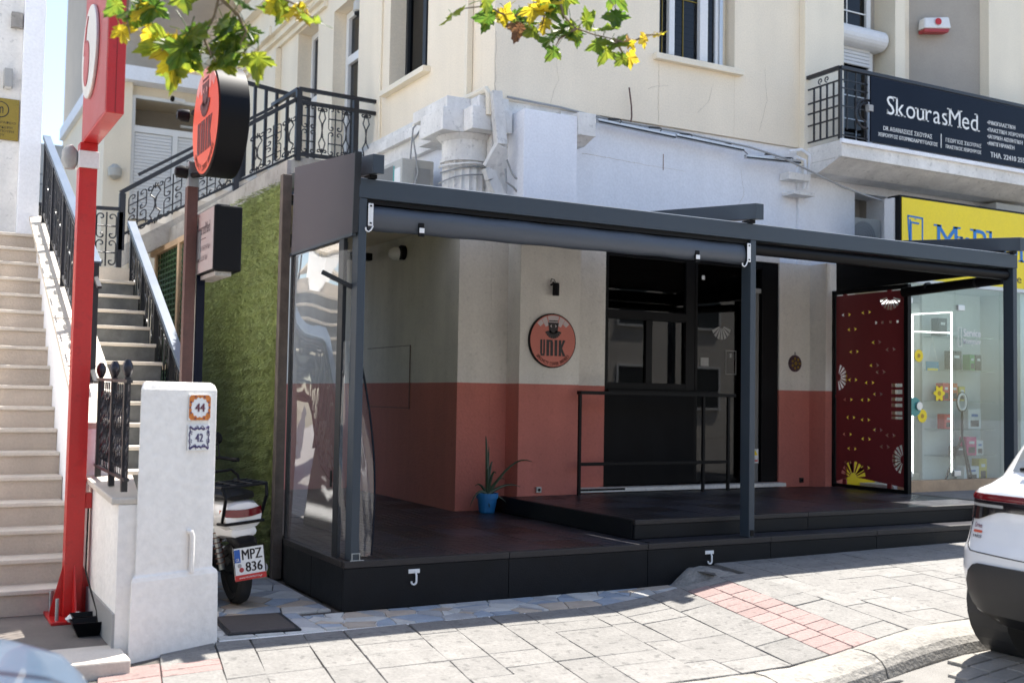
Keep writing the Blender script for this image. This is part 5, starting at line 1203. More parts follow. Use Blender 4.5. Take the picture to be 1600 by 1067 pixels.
MB().lathe([(.085, 0), (.085, -.05), (.07, -.055)], (2.217, 4.33, 2.83), 18, 'x').build('lamp_base', m_black, bl); MB().lathe([(.08, 0), (.075, -.05), (.045, -.10), (.01, -.115)], (2.165, 4.40, 2.82), 18, 'x').build('lamp_globe', m_whitepl, bl, smooth=True)
for y, z, n_ in ((4.9, 2.72, 'ceiling_heater'),):
    h = thing('patio_heater', 'dark patio heater bar fixed high on the cafe side wall', 'heater', (2.1, 4.6, 2.7)); MB().bar((1.5, 5.2, 2.86), (2.15, 5.2, 2.86), .12, .09).build('heater_body', m_black, h, .01); box('heater_bracket', m_black, h, 1.8, 1.84, 5.17, 5.23, 2.9, 3.02)
for x, y, lab in ((3.05, 2.597, 'small metal socket cover low on the coral pilaster'), (6.98, 2.872, 'dark wall tap box low on the coral wall beside the burgundy screen')):
    s_ = thing('socket_box', lab, 'socket', (x, y, .2)); box('socket_cover', m_zinc if x < 4 else m_dark, s_, x-.03, x+.03, y-.02, y, .19, .25, .003); MB().lathe([(.015, -.028), (.015, -.021)], (x, y, .22), 10, 'y').build('socket_hole', m_black, s_)
wr = thing('wall_ornament', 'small round dark flowered ornament on the white wall right of the door', 'ornament', (6.87, 2.86, 1.66))
MB().lathe([(.095, -.02), (.105, -.01), (.105, .0)], (6.87, 2.873, 1.66), 20, 'y').build('ornament_disc', mat('dark_ornament', (.06, .03, .04), .5, var=.9, scale=45), wr)
flat([disc2(.06*math.cos(a), .06*math.sin(a), .018, 8) for a in [i*.9 for i in range(7)]]+[disc2(0, 0, .025, 10)], (6.87, 2.852, 1.66), XX, ZZ, .003).build('ornament_flower', m_gold, wr)
MB().tube([(6.87, 2.868, 1.765), (6.86, 2.868, 1.80), (6.88, 2.868, 1.80), (6.87, 2.868, 1.765)], .003, 4).build('ornament_loop', m_dark, wr)
# drinks rail in front of the window
dl = thing('counter_rail', 'black metal standing rail in front of the cafe window', 'rail', (4.5, 2.45, .162))
box('top_bar', m_black, dl, 3.45, 5.56, 2.42, 2.50, 1.225, 1.262, .003); box('mid_bar', m_black, dl, 3.48, 5.50, 2.445, 2.475, .47, .505, .003); box('low_bar', m_black, dl, 3.48, 4.05, 2.445, 2.475, .205, .225)
for x in (3.45, 5.10, 5.46): box('rail_post', m_black, dl, x, x+.032, 2.444, 2.476, .162, 1.224, .003)
pe = thing('aloe_plant', 'spiky aloe in a bright blue pot at the foot of the coral wall', 'plant', (2.46, 2.62, 0))
MB().lathe([(.075, 0), (.082, .01), (.10, .145), (.112, .146), (.115, .20), (.103, .20), (.10, .185)], (2.46, 2.62, 0), 22).build('pot', m_pot, pe, smooth=False); MB().lathe([(.10, .17), (.09, .175)], (2.46, 2.62, 0), 16).build('soil', m_soil, pe)
def leaf_blade(pts, w0):
    b = MB(); n = len(pts); b.tube(pts, [w0*(1-.88*(i/(n-1))**1.3) for i in range(n)], 6); return b
ra = random.Random(12)
for dx, dy, h, bend, w0 in ((-.03, 0, .62, -.02, .020), (.02, .02, .44, .05, .018), (.50, -.05, .34, .02, .018), (.34, -.1, .12, -.03, .02), (-.22, -.06, .10, -.20, .018), (-.12, .05, .12, -.02, .02), (.25, .1, .16, .0, .02), (.05, -.12, .24, .0, .02), (-.05, -.1, .28, .0, .018), (.18, -.12, .02, -.1, .016), (-.03, -.14, -.02, -.1, .018), (.08, .05, .30, .05, .02)):
    pts = []
    for i in range(9):
        t = i/8; pts.append((2.46+dx*t**1.0, 2.62+dy*t*.8, .18+h*math.sin(t*math.pi*(.5 if h > .3 and abs(dx) < .3 else .62))*1.0+bend*t*t))
    leaf_blade(pts, w0).build('aloe_leaf', m_aloe, pe, smooth=True)
# air conditioners
def ac(x0, x1, y0, y1, z0, z1, lab, front):
    a = thing('air_conditioner', lab, 'air conditioner', ((x0+x1)/2, (y0+y1)/2, z0))
    box('casing', m_acgrey, a, x0, x1, y0, y1, z0, z1, .012)
    if front == 'y':
        yy = y0; cx, cz = x0+(x1-x0)*.42, (z0+z1)/2; R = min(x1-x0, z1-z0)*.42
        MB().lathe([(R, -.002), (R, -.012), (R*.92, -.014)], (cx, yy, cz), 28, 'y').build('fan_ring', m_greypl, a); MB().lathe([(R*.9, -.003), (R*.2, -.006)], (cx, yy, cz), 24, 'y').build('fan_well', m_black, a)
        for q in range(5): MB().tube([(cx+R*(q+1)/5.5*math.cos(t), yy-.014, cz+R*(q+1)/5.5*math.sin(t)) for t in [2*math.pi*i/24 for i in range(24)]], .004, 4, closed=True).build('guard_ring', m_greypl, a)
        box('side_vent', m_black, a, x0-.003, x0+.002, y0+.05, y0+.12, z0+.1, z1-.1)
    else:
        for i in range(14): box('vent_fin', m_greypl, a, x0-.012, x0-.001, y0+.25+i*(y1-y0-.3)/14, y0+.25+i*(y1-y0-.3)/14+.012, z0+.05, z1-.05)
        box('label', m_print, a, x0-.004, x0-.001, y0+.03, y0+.2, z0+.25, z1-.1); box('label_band', mat('teal_print', (.05, .35, .33), .5), a, x0-.006, x0-.0045, y0+.2, y0+.23, z0+.2, z1-.06)
        box('valve_cover', m_greypl, a, x0+.15, x1-.05, y0-.02, y0-.001, z0+.1, z1-.1, .006)
    return a
ac(2.02, 2.42, 4.00, 4.85, 3.28, 3.86, 'old beige air conditioner on the ledge left of the fluted column', 'x')
ac(7.97, 8.52, 3.02, 3.30, 3.105, 3.62, 'white air conditioner in the wall niche behind the yellow sign', 'y')
ac(10.3, 10.9, 2.6, 2.9, 3.2, 3.98, 'beige air conditioner under the balcony slab at the right edge', 'y')
# cables, conduit and fittings above the pergola
cbm = thing('cable_bundle', 'loose grey cables wrapped round the fluted column', 'cable', (2.4, 3.1, 3.6))
for q, (r, z) in enumerate(((.285, 3.66), (.275, 3.63), (.29, 3.55))):
    MB().tube([(2.47+r*math.cos(a), 3.28+r*math.sin(a), z+.01*math.sin(a*3+q)+.03*q*math.cos(a)) for a in [2.6+i*.2 for i in range(19)]], .009+.004*(q == 0), 5).build('cable', m_greypl if q else m_oldwhite, cbm, smooth=True)
for pts in ([(2.42, 4.2, 4.5), (2.3, 4.35, 4.3), (2.25, 4.3, 3.9), (2.15, 4.1, 3.5), (2.1, 4.0, 3.35)], [(2.44, 4.15, 4.46), (2.2, 4.1, 4.1), (2.2, 3.95, 3.7), (2.1, 3.9, 3.4)], [(2.72, 2.80, 3.7), (2.75, 2.74, 3.55), (2.78, 2.72, 3.5), (2.86, 2.70, 3.48)], [(2.70, 2.8, 3.6), (2.68, 2.74, 3.45), (2.76, 2.72, 3.40), (2.84, 2.72, 3.32)]):
    MB().tube(pts, .011, 5).build('cable', m_greypl, cbm, smooth=True)
MB().tube([(2.30+.15*math.cos(a), 3.75, 3.32+.13*math.sin(a)) for a in [math.pi*i/10 for i in range(11)]], .05, 8).build('ac_hose', m_whitepl, cbm, smooth=True)
dp2 = thing('downpipe', 'white boxed downpipe kinking past the corner entablature', 'downpipe', (2.55, 2.75, 3.6))
for a, b in (((2.545, 2.76, 4.40), (2.60, 2.72, 3.83)), ((2.60, 2.72, 3.83), (2.52, 2.84, 3.60)), ((2.52, 2.84, 3.60), (2.56, 2.84, 3.48)), ((2.56, 2.84, 3.48), (2.68, 2.84, 3.28))): MB().bar(a, b, .12, .09, (0, 1, 0)).build('pipe_section', m_oldwhite, dp2, .006)
gp = thing('beige_pipe', 'beige pipe elbow running along the ledge to the white downpipe', 'pipe', (2.5, 3, 4.4)); MB().tube([(2.44, 4.0, 4.43), (2.44, 3.1, 4.42), (2.47, 2.82, 4.43), (2.49, 2.80, 4.36), (2.49, 2.80, 4.15)], .035, 8).build('pipe_run', m_cream2, gp, smooth=True)
lt = thing('light_track', 'bent aluminium light track sagging under the cream wall', 'light fitting', (5.4, 2.8, 4.25))
tks = [((3.87, 2.82, 4.285), (4.93, 2.80, 4.235)), ((4.95, 2.80, 4.25), (5.94, 2.78, 4.205)), ((5.96, 2.76, 4.12), (6.85, 2.78, 4.16))]
for a, b in tks: MB().bar(a, b, .05, .045).build('track_section', m_alu, lt, .004)
for a, b in tks: MB().bar(V(a)+V(0, -.026, -.012), V(b)+V(0, -.026, -.012), .004, .02).build('track_slot', m_dark, lt)
for x, z in ((4.10, 4.33), (4.66, 4.31), (5.10, 4.29), (5.70, 4.25), (6.40, 4.21), (6.68, 4.20)):
    MB().bar((x-.09, 2.80, z-.012), (x+.05, 2.80, z), .03, .016).build('track_clip', m_dark, lt); MB().tube([(x+.05, 2.78, z), (x+.07, 2.78, z-.025), (x+.05, 2.78, z-.04)], .006, 5).build('clip_hook', m_dark, lt)
MB().tube([(5.93, 2.77, 4.2), (6.0, 2.76, 4.15), (5.95, 2.76, 4.13)], .006, 5).build('track_wire', m_dark, lt)
wi = thing('overhead_cable', 'grey cable sagging from the white corner to the yellow shop sign', 'cable', (6, 2.8, 4))
MB().tube([(2.75, 2.87, 4.40), (3.4, 2.88, 4.385), (4.0, 2.88, 4.34), (5.0, 2.87, 4.32), (6.1, 2.85, 4.27), (6.5, 2.70, 4.16), (6.9, 2.55, 3.98), (7.25, 2.45, 3.84), (7.6, 2.40, 3.76), (7.85, 2.38, 3.72)], .013, 6).build('cable', m_greypl, wi, smooth=True)
MB().tube([(8.6, 2.9, 3.75), (9.3, 2.85, 3.70), (9.9, 2.82, 3.74), (10.3, 2.8, 3.86)], .012, 6).build('cable', m_dark, wi, smooth=True)
cw2 = thing('wall_conduit', 'white bent conduit pipes at the end of the balcony slab', 'conduit', (6.9, 2.8, 4)); MB().tube([(6.75, 2.86, 4.30), (6.9, 2.8, 4.33), (7.0, 2.76, 4.26), (7.02, 2.78, 4.05), (7.05, 2.85, 3.85)], .02, 6).build('conduit', m_white, cw2, smooth=True); MB().tube([(6.85, 2.86, 4.25), (6.96, 2.8, 4.2), (6.97, 2.8, 4.0), (7.0, 2.86, 3.86)], .018, 6).build('conduit', m_white, cw2, smooth=True)
MB().box(6.70, 7.05, 2.72, 2.93, 3.74, 3.785).box(6.66, 7.0, 2.76, 2.93, 3.93, 4.02).build('white_ledge', m_oldwhite, cw2, .006)
rdm = thing('bent_rod', 'thin rusty bent iron rod sticking up from the cream wall', 'rod', (4.3, 2.85, 4.3)); MB().tube([(4.34, 2.84, 4.34), (4.345, 2.83, 4.40), (4.33, 2.82, 4.52), (4.29, 2.81, 4.72)], .009, 6).build('rod', m_rust, rdm)
cra = MB().bar((4.875, 2.938, 3.86), (4.875, 2.938, 4.05), .008, .006, (0, 1, 0)).build('rust_stain', mat('rust_stain', (.30, .20, .15), .9), cb)
al = thing('alarm_box', 'white and red alarm siren box in the loggia above the banner', 'alarm', (9.6, 3.2, 6.5))
MB().hexa([(9.47, 3.10, 6.36), (9.82, 2.99, 6.38), (9.84, 3.10, 6.38), (9.49, 3.24, 6.36)], [(9.47, 3.10, 6.41), (9.84, 2.985, 6.44), (9.86, 3.10, 6.44), (9.49, 3.24, 6.41)]).build('alarm_base', m_reddull, al, .01)
MB().hexa([(9.46, 3.095, 6.412), (9.86, 2.975, 6.442), (9.88, 3.10, 6.442), (9.48, 3.24, 6.412)], [(9.48, 3.12, 6.57), (9.84, 3.0, 6.61), (9.86, 3.10, 6.61), (9.50, 3.24, 6.57)]).build('alarm_case', m_whitepl, al, .02)
flat([disc2(0, 0, .05, 18)], (9.66, 3.032, 6.52), V(.44, -.12, .02).normalized(), V(.01, .06, 1).normalized(), .004).build('alarm_emblem', m_red, al)
wb = thing('wall_box', 'small grey wall box beside the white loggia pilaster', 'box', (9.08, 3.27, 6.1)); box('box_body', m_acgrey, wb, 9.03, 9.13, 3.24, 3.298, 6.0, 6.2, .006)
cl_ = thing('porch_lamp', 'grey drum lamp over the side balcony door', 'lamp', (2.7, 7.3, 6.8)); MB().lathe([(.10, 6.60), (.13, 6.62), (.13, 6.74), (.10, 6.78)], (2.72, 7.2, 0), 16).build('lamp_drum', m_acgrey, cl_); MB().lathe([(.115, 6.585), (.115, 6.60)], (2.72, 7.2, 0), 16).build('lamp_ring', m_dark, cl_)
# ------------------------------------------------------------------ SkourasMed balcony banner
bn = thing('balcony_banner', 'glossy dark blue SkourasMed banner covering the balcony railing', 'banner', (9, 2.22, 4.38))
box('banner_panel', m_navy, bn, 7.46, 13.5, 2.195, 2.22, 4.385, 5.20, .004)
BY = 2.193
def bt(t, x, z, w_, h_, serif=False, bold=.0): return lettering(t, m_print, bn, (x, BY, z), XX, ZZ, width=w_, height=h_, serif=serif, bold=bold or .012)
bt('SkourasMed', 7.73, 4.76, 1.71, .235, serif=True, bold=.012)
bt('DR ΑΘΑΝΑΣΙΟΣ ΣΚΟΥΡΑΣ', 7.67, 4.552, .87, .056, bold=.004); bt('ΧΕΙΡΟΥΡΓΟΣ ΩΤΟΡΙΝΟΛΑΡΥΓΓΟΛΟΓΟΣ', 7.58, 4.468, 1.06, .048)
box('divider_line', m_print, bn, 8.70, 8.712, 2.190, 2.1945, 4.46, 4.64)
bt('ΓΕΩΡΓΙΟΣ ΣΚΟΥΡΑΣ', 8.79, 4.55, .68, .05, bold=.004); bt('ΠΛΑΣΤΙΚΟΣ ΧΕΙΡΟΥΡΓΟΣ', 8.79, 4.468, .68, .046)
for t, z, w_ in (('•ΡΙΝΟΠΛΑΣΤΙΚΗ', 4.885, .56), ('•ΠΛΑΣΤΙΚΗ ΧΕΙΡΟΥΡΓΙΚΗ', 4.79, .88), ('•ΙΑΤΡΙΚΗ ΑΙΣΘΗΤΙΚΗ', 4.70, .71), ('•ΑΝΤΙΓΗΡΑΝΣΗ', 4.61, .54)): bt(t, 9.59, z, w_, .052)
bt('ΤΗΛ. 22410 25506', 9.65, 4.455, .80, .068)
box('banner_clamp', m_greypl, bn, 7.42, 7.50, 2.19, 2.25, 4.76, 4.84, .004)
# ------------------------------------------------------------------ phone shop
ys = thing('yellow_shop_sign', 'yellow lightbox sign with a blue phone outline and blue lettering', 'sign', (10, 2.1, 2.7))
box('sign_case', m_black, ys, 7.75, 13, 2.002, 2.20, 2.66, 3.73, .004); box('sign_face', m_yellow, ys, 7.775, 13, 1.994, 2.001, 2.70, 3.70)
box('sign_back', m_whitepl, ys, 7.72, 7.749, 2.08, 2.22, 2.70, 3.70)
ph = MB(); yy = 1.992
def pl2(a, b, w_=.022): ph.bar((a[0], yy, a[1]), (b[0], yy, b[1]), .004, w_, (a[1]-b[1], 0, b[0]-a[0]))
for a, b in (((7.87, 3.48), (8.13, 3.47)), ((8.13, 3.48), (8.13, 2.86)), ((7.875, 3.48), (7.915, 3.02)), ((7.915, 3.44), (7.90, 2.95)), ((7.925, 3.405), (8.07, 3.40)), ((7.93, 3.40), (7.93, 2.86)), ((7.93, 2.87), (8.13, 2.87))): pl2(a, b)
ph.box(7.99, 8.02, yy-.002, yy+.002, 3.445, 3.455); ph.build('phone_outline', m_blue, ys)
lettering('MrPhone', m_blue, ys, (8.33, 1.992, 3.06), XX, ZZ, width=2.15, height=.36, serif=True, bold=.014)
lettering('Service & Αξεσουάρ', m_ink, ys, (9.35, 1.992, 2.76), XX, ZZ, width=2.0, height=.14)
sh = thing('phone_shop', 'glass fronted phone accessory shop right of the burgundy screen', 'shop', (9, 2, .1))
box('plinth', m_wood, sh, 7.70, 11, 1.90, 2.0, .10, .262, .003)
box('shop_floor', m_shopwall, sh, 7.64, 13, 2.0, 5.5, .05, .2); box('shop_back_wall', m_shopwall, sh, 7.64, 13, 5.5, 5.6, .1, 2.75); box('shop_side_wall', m_shopwall, sh, 7.63, 7.66, 2.95, 5.5, .1, 2.75); box('shop_ceiling', m_shopwall, sh, 7.64, 13, 1.92, 5.6, 2.655, 2.70)
for x in (8.3, 9.2): box('ceiling_fill_panel', m_ceil, sh, x, x+.55, 3.0, 4.4, 2.640, 2.6545)  # glowing panels added to brighten the shop interior
kind(box('shop_forecourt', m_slab, None, 7.31, 14, .0, 1.93, -.3, .125))
box('shop_side_wall', m_shopwall, sh, 10.0, 10.1, 2.02, 5.5, .2, 2.65)
for a, b in ((7.78, 8.66), (8.664, 9.50), (9.504, 10.2)): box('shop_pane', m_shopglass, sh, a, b, 1.944, 1.954, .27, 2.65)
for x, z in ((7.80, 2.40), (7.80, .30), (8.62, .30), (8.70, 2.36)): box('pane_fitting', m_alu, sh, x, x+.12 if x > 7.9 else x+.09, 1.93, 1.97, z, z+.07, .004)
box('door_lock', m_whitepl, sh, 7.80, 7.86, 1.935, 1.965, 1.74, 1.84, .004)
MB().lathe([(.115, -.006), (.115, .0)], (7.92, 1.935, 1.15), 22, 'y').build('door_knob_plate', mat('teal_acrylic', (.05, .28, .27), .2), sh); MB().lathe([(.05, -.03), (.05, -.008)], (7.98, 1.935, 1.16), 16, 'y').build('door_knob', m_alu, sh)
lf = MB()
for a, b in (((7.985, .34), (7.985, 2.28)), ((8.68, .34), (8.68, 2.34)), ((7.985, 2.28), (8.68, 2.34)), ((7.985, 2.07), (8.68, 2.08))): lf.bar((a[0], 2.02, a[1]), (b[0], 2.02, b[1]), .012, .015, (0, 1, 0))
lf.build('led_frame', m_led, sh)
for z in (2.05, 1.62, 1.22, .86, .52): box('glass_shelf', m_shopglass, sh, 8.80, 9.75, 2.22, 2.55, z, z+.012)
box('shelf_back', m_shopwall, sh, 8.78, 9.9, 2.56, 2.60, .2, 2.65)
box('cabinet', m_skygrey, sh, 7.75, 8.7, 3.2, 3.5, .2, 2.0)
lettering('Service', m_print, sh, (8.80, 1.938, 2.04), XX, ZZ, width=.32, height=.095, bold=.01); lettering('Κινητών', m_print, sh, (8.80, 1.938, 1.93), XX, ZZ, width=.32, height=.085, bold=.01)
on_ = MB()
for a, b, c, d in ((8.70, 8.705, 1.91, 2.15), (8.765, 8.77, 1.91, 2.15), (8.705, 8.765, 1.91, 1.915), (8.705, 8.765, 2.145, 2.15)): on_.box(a, b, 1.936, 1.939, c, d)
on_.build('phone_sticker', m_print, sh)
for x, z, r, lab in ((8.00, 1.77, .075, 0), (8.36, 1.32, .085, 1), (8.06, 1.04, .08, 0)):
    pts = [(r*(1+.22*math.cos(6*t))*math.cos(t), r*(1+.22*math.cos(6*t))*math.sin(t)) for t in [2*math.pi*i/48 for i in range(48)]] if lab else [(r*(1+.05*math.cos(14*t))*math.cos(t), r*(1+.05*math.cos(14*t))*math.sin(t)) for t in [2*math.pi*i/56 for i in range(56)]]
    flat([pts], (x, 1.938, z), XX, ZZ, .001).build('flower_sticker', m_yellow, sh)
    flat([disc2(0, 0, r*.35, 14)], (x, 1.936, z), XX, ZZ, .001).build('flower_centre', m_gold, sh)
hs = thing('hanging_tag', 'blue and yellow notice hanging on strings inside the shop door', 'notice', (8.28, 2.0, 1.66)); box('tag_board', mat('teal_tag', (.02, .22, .36), .5), hs, 8.17, 8.39, 1.97, 1.98, 1.60, 1.71); box('tag_stripe', m_yellow, hs, 8.19, 8.37, 1.965, 1.9695, 1.60, 1.625); MB().tube([(8.19, 1.975, 1.71), (8.28, 1.975, 2.0), (8.37, 1.975, 1.71)], .004, 4).build('tag_string', m_print, hs)
cols = {'red': (.55, .03, .03), 'orange': (.60, .15, .03), 'pink': (.55, .05, .18), 'green': (.05, .26, .06), 'black': (.015, .015, .017), 'white': (.65, .67, .67), 'yellow': (.50, .42, .06), 'blue': (.05, .15, .4)}
cm = {k_: mat('pack_'+k_, v, .5) for k_, v in cols.items()}
items = [(8.86, 2.062, .17, .24, 'black', 'black strap pouch on the top glass shelf'), (9.12, 1.632, .20, .26, 'black', 'black boxed case leaning on the second shelf'), (9.42, 1.632, .10, .22, 'green', 'green pack on the second shelf'), (9.54, 1.632, .12, .22, 'black', 'dark pack right of the green pack on the second shelf'),
         (8.92, 1.232, .12, .24, 'red', 'tall red pack on the middle shelf'), (9.08, 1.232, .12, .24, 'orange', 'orange pack on the middle shelf'), (9.22, 1.232, .12, .20, 'yellow', 'yellow pack on the middle shelf'), (8.97, .872, .17, .2, 'red', 'rounded red pack on the shelf under the orange pack'),
         (9.46, .872, .26, .27, 'white', 'white earphone box beside the ring light'), (9.40, .532, .20, .25, 'pink', 'pink pack on the lowest shelf'), (9.56, .532, .14, .2, 'white', 'white pack right of the pink pack on the lowest shelf'), (9.2, .532, .2, .12, 'black', 'flat black box on the lowest shelf'), (9.4, .20, .3, .2, 'white', 'white box on the shop floor behind the tripod'), (9.62, .20, .16, .3, 'yellow', 'yellow pack on the shop floor at the right')]
for x, z, w_, h_, c, lab in items:
    w_ *= .95; h_ *= .95
    p = thing('product_pack', lab, 'package', (x, 2.36, z), group='phone accessory packs on the glass shelves')
    box('pack_body', cm[c], p, x-w_/2, x+w_/2, 2.30, 2.42, z, z+h_, .006); box('pack_label', cm['white'] if c != 'white' else cm['blue'], p, x-w_*.25, x+w_*.25, 2.297, 2.299, z+h_*.62, z+h_*.76); box('pack_window', cm['black'], p, x-w_*.32, x+w_*.32, 2.2965, 2.2995, z+h_*.12, z+h_*.45)
trp = thing('ring_light_tripod', 'ring light on a black tripod behind the shop window', 'tripod', (8.97, 2.1, .2))
MB().tube([(8.97, 2.1, .75), (8.97, 2.1, 1.12)], .014, 6).build('centre_column', m_black, trp)
for a in (.3, 2.4, 4.5): MB().tube([(8.97, 2.1, .78), (8.97+.27*math.cos(a), 2.1+.16*math.sin(a), .20)], .013, 6).build('leg', m_black, trp)
MB().tube([(8.97+.075*math.cos(t), 2.1, 1.22+.10*math.sin(t)) for t in [2*math.pi*i/24 for i in range(24)]], .017, 6, closed=True).build('light_ring', m_whitepl, trp, smooth=True); MB().tube([(8.97+.097*math.cos(t), 2.1, 1.22+.122*math.sin(t)) for t in [2*math.pi*i/24 for i in range(24)]], .009, 5, closed=True).build('ring_rim', m_black, trp)
# ------------------------------------------------------------------ burgundy screen
bsn = thing('burgundy_screen', 'burgundy acrylic screen with cut-out eyes and fans in a black frame', 'screen', (7.25, 2.05, .16))
for y in (1.45, 2.60): box('frame_post', m_black, bsn, 7.225, 7.285, y-.03, y+.03, .16, 2.56, .004)
box('frame_rail', m_black, bsn, 7.235, 7.275, 1.482, 2.568, .16, .20, .003); box('frame_rail', m_black, bsn, 7.235, 7.275, 1.482, 2.568, 2.51, 2.56, .003)
def cutpanel(outer, holes, o, xd, yd, th):
    cu = bpy.data.curves.new('c', 'CURVE'); cu.dimensions = '2D'; cu.fill_mode = 'BOTH'; cu.extrude = th/2
    for p in [outer]+holes:
        s = cu.splines.new('POLY'); s.points.add(len(p)-1); s.use_cyclic_u = True
        for i, (x, y) in enumerate(p): s.points[i].co = (x, y, 0, 1)
    ob = bpy.data.objects.new('c', cu); COL.objects.link(ob); dg = bpy.context.evaluated_depsgraph_get(); dg.update()
    me = bpy.data.meshes.new_from_object(ob.evaluated_get(dg)); o, xd, yd = V(o), V(xd), V(yd); n = xd.cross(yd)
    vs = [o+xd*v.co.x+yd*v.co.y+n*v.co.z for v in me.vertices]; fs = [tuple(p.vertices) for p in me.polygons]
    bpy.data.objects.remove(ob); bpy.data.curves.remove(cu); bpy.data.meshes.remove(me)
    return MB().add(vs, fs)
PW, PHT = 1.07, 2.27   # x runs from the wall end (far) to the near end
def eye(cx, cz, s=.026, d=.052):
    return [[(cx-d+s, cz+s), (cx-d-s, cz), (cx-d+s, cz-s), (cx-d+s*.35, cz)], [(cx+d-s, cz-s), (cx+d+s, cz), (cx+d-s, cz+s), (cx+d-s*.35, cz)]]
eyes = []
# measured on the panel, fractions of width and height
for fx_, fz_ in ((.15, .895), (.24, .815), (.27, .695), (.25, .545), (.18, .44), (.22, .345), (.17, .255), (.24, .18), (.19, .105), (.45, .90), (.60, .74), (.57, .62), (.50, .53), (.44, .44), (.44, .335), (.45, .235), (.44, .085), (.66, .585), (.62, .47), (.62, .285), (.80, .70), (.80, .26), (.72, .20), (.69, .015+.02)):
    if fz_ < .04: continue
    eyes += eye(fx_*PW, fz_*PHT)
def fan(cx, cz, a0, a1, n, r0, r1):
    P = []
    for i in range(n):
        a = a0+(a1-a0)*i/n; b = a+(a1-a0)/n*.68
        P.append([(cx+r0*math.cos(a), cz+r0*math.sin(a)), (cx+r1*math.cos(a), cz+r1*math.sin(a)), (cx+r1*math.cos(b), cz+r1*math.sin(b)), (cx+r0*math.cos(b), cz+r0*math.sin(b))])
    return P
P_ = math.pi
holes = eyes+fan(.02, 1.27, -P_*.46, P_*.46, 8, .05, .16)+fan(.28, .06, .05*P_, .97*P_, 8, .06, .20)+fan(.85, 2.21, -P_*.95, -P_*.05, 8, .05, .16)+fan(1.05, .32, P_*.55, P_*1.45, 8, .05, .17)
for k_, (a, b) in enumerate(((.88, 1.0), (.82, .86))):
    pass
for z0_, z1_ in ((.78, .81), (.83, .87)): holes.append([(.87, z0_), (1.03, z0_), (1.03, z1_), (.87, z1_)])
for z0_, z1_ in ((.92, .96), (.99, 1.03), (1.07, 1.12), (1.15, 1.19)): holes.append([(.87, z0_), (1.03, z0_), (1.03, z1_), (.87, z1_)])
for y in (.62, .72, .84, .94): holes.append([(y, 1.895), (y+.035, 1.895), (y+.035, 1.925), (y, 1.925)])
cutpanel([(0, 0), (PW, 0), (PW, PHT-.0), (0, PHT)], holes, (7.262, 2.56, .225), (0, -1, 0), (0, 0, 1), .008).build('burgundy_panel', m_screen, bsn)
for y, z in ((2.42, 2.47), (1.72, 2.47), (2.42, .20), (1.72, .20)): box('panel_clip', mat('red_clip_%d' % int(y*10+z), (.20, .02, .025), .4), bsn, 7.252, 7.274, y-.03, y+.03, z, z+.06, .003)
box('side_clip', m_screen, bsn, 7.252, 7.272, 2.545, 2.575, 1.25, 1.28)
yp = thing('yellow_shop_board', 'bright yellow board standing behind the burgundy screen', 'board', (7.5, 2.7, .16)); MB().bar((7.66, 2.55, .165), (7.66, 2.55, 2.45), .40, .03, (.2, 1, 0)).build('board_panel', m_yellow, yp)
wpn = thing('shop_panel', 'pale panel behind the burgundy screen beside the yellow board', 'panel', (7.6, 2.2, .16)); MB().bar((7.98, 2.42, .165), (7.98, 2.42, 2.40), .03, .30).build('panel_board', m_skygrey, wpn)
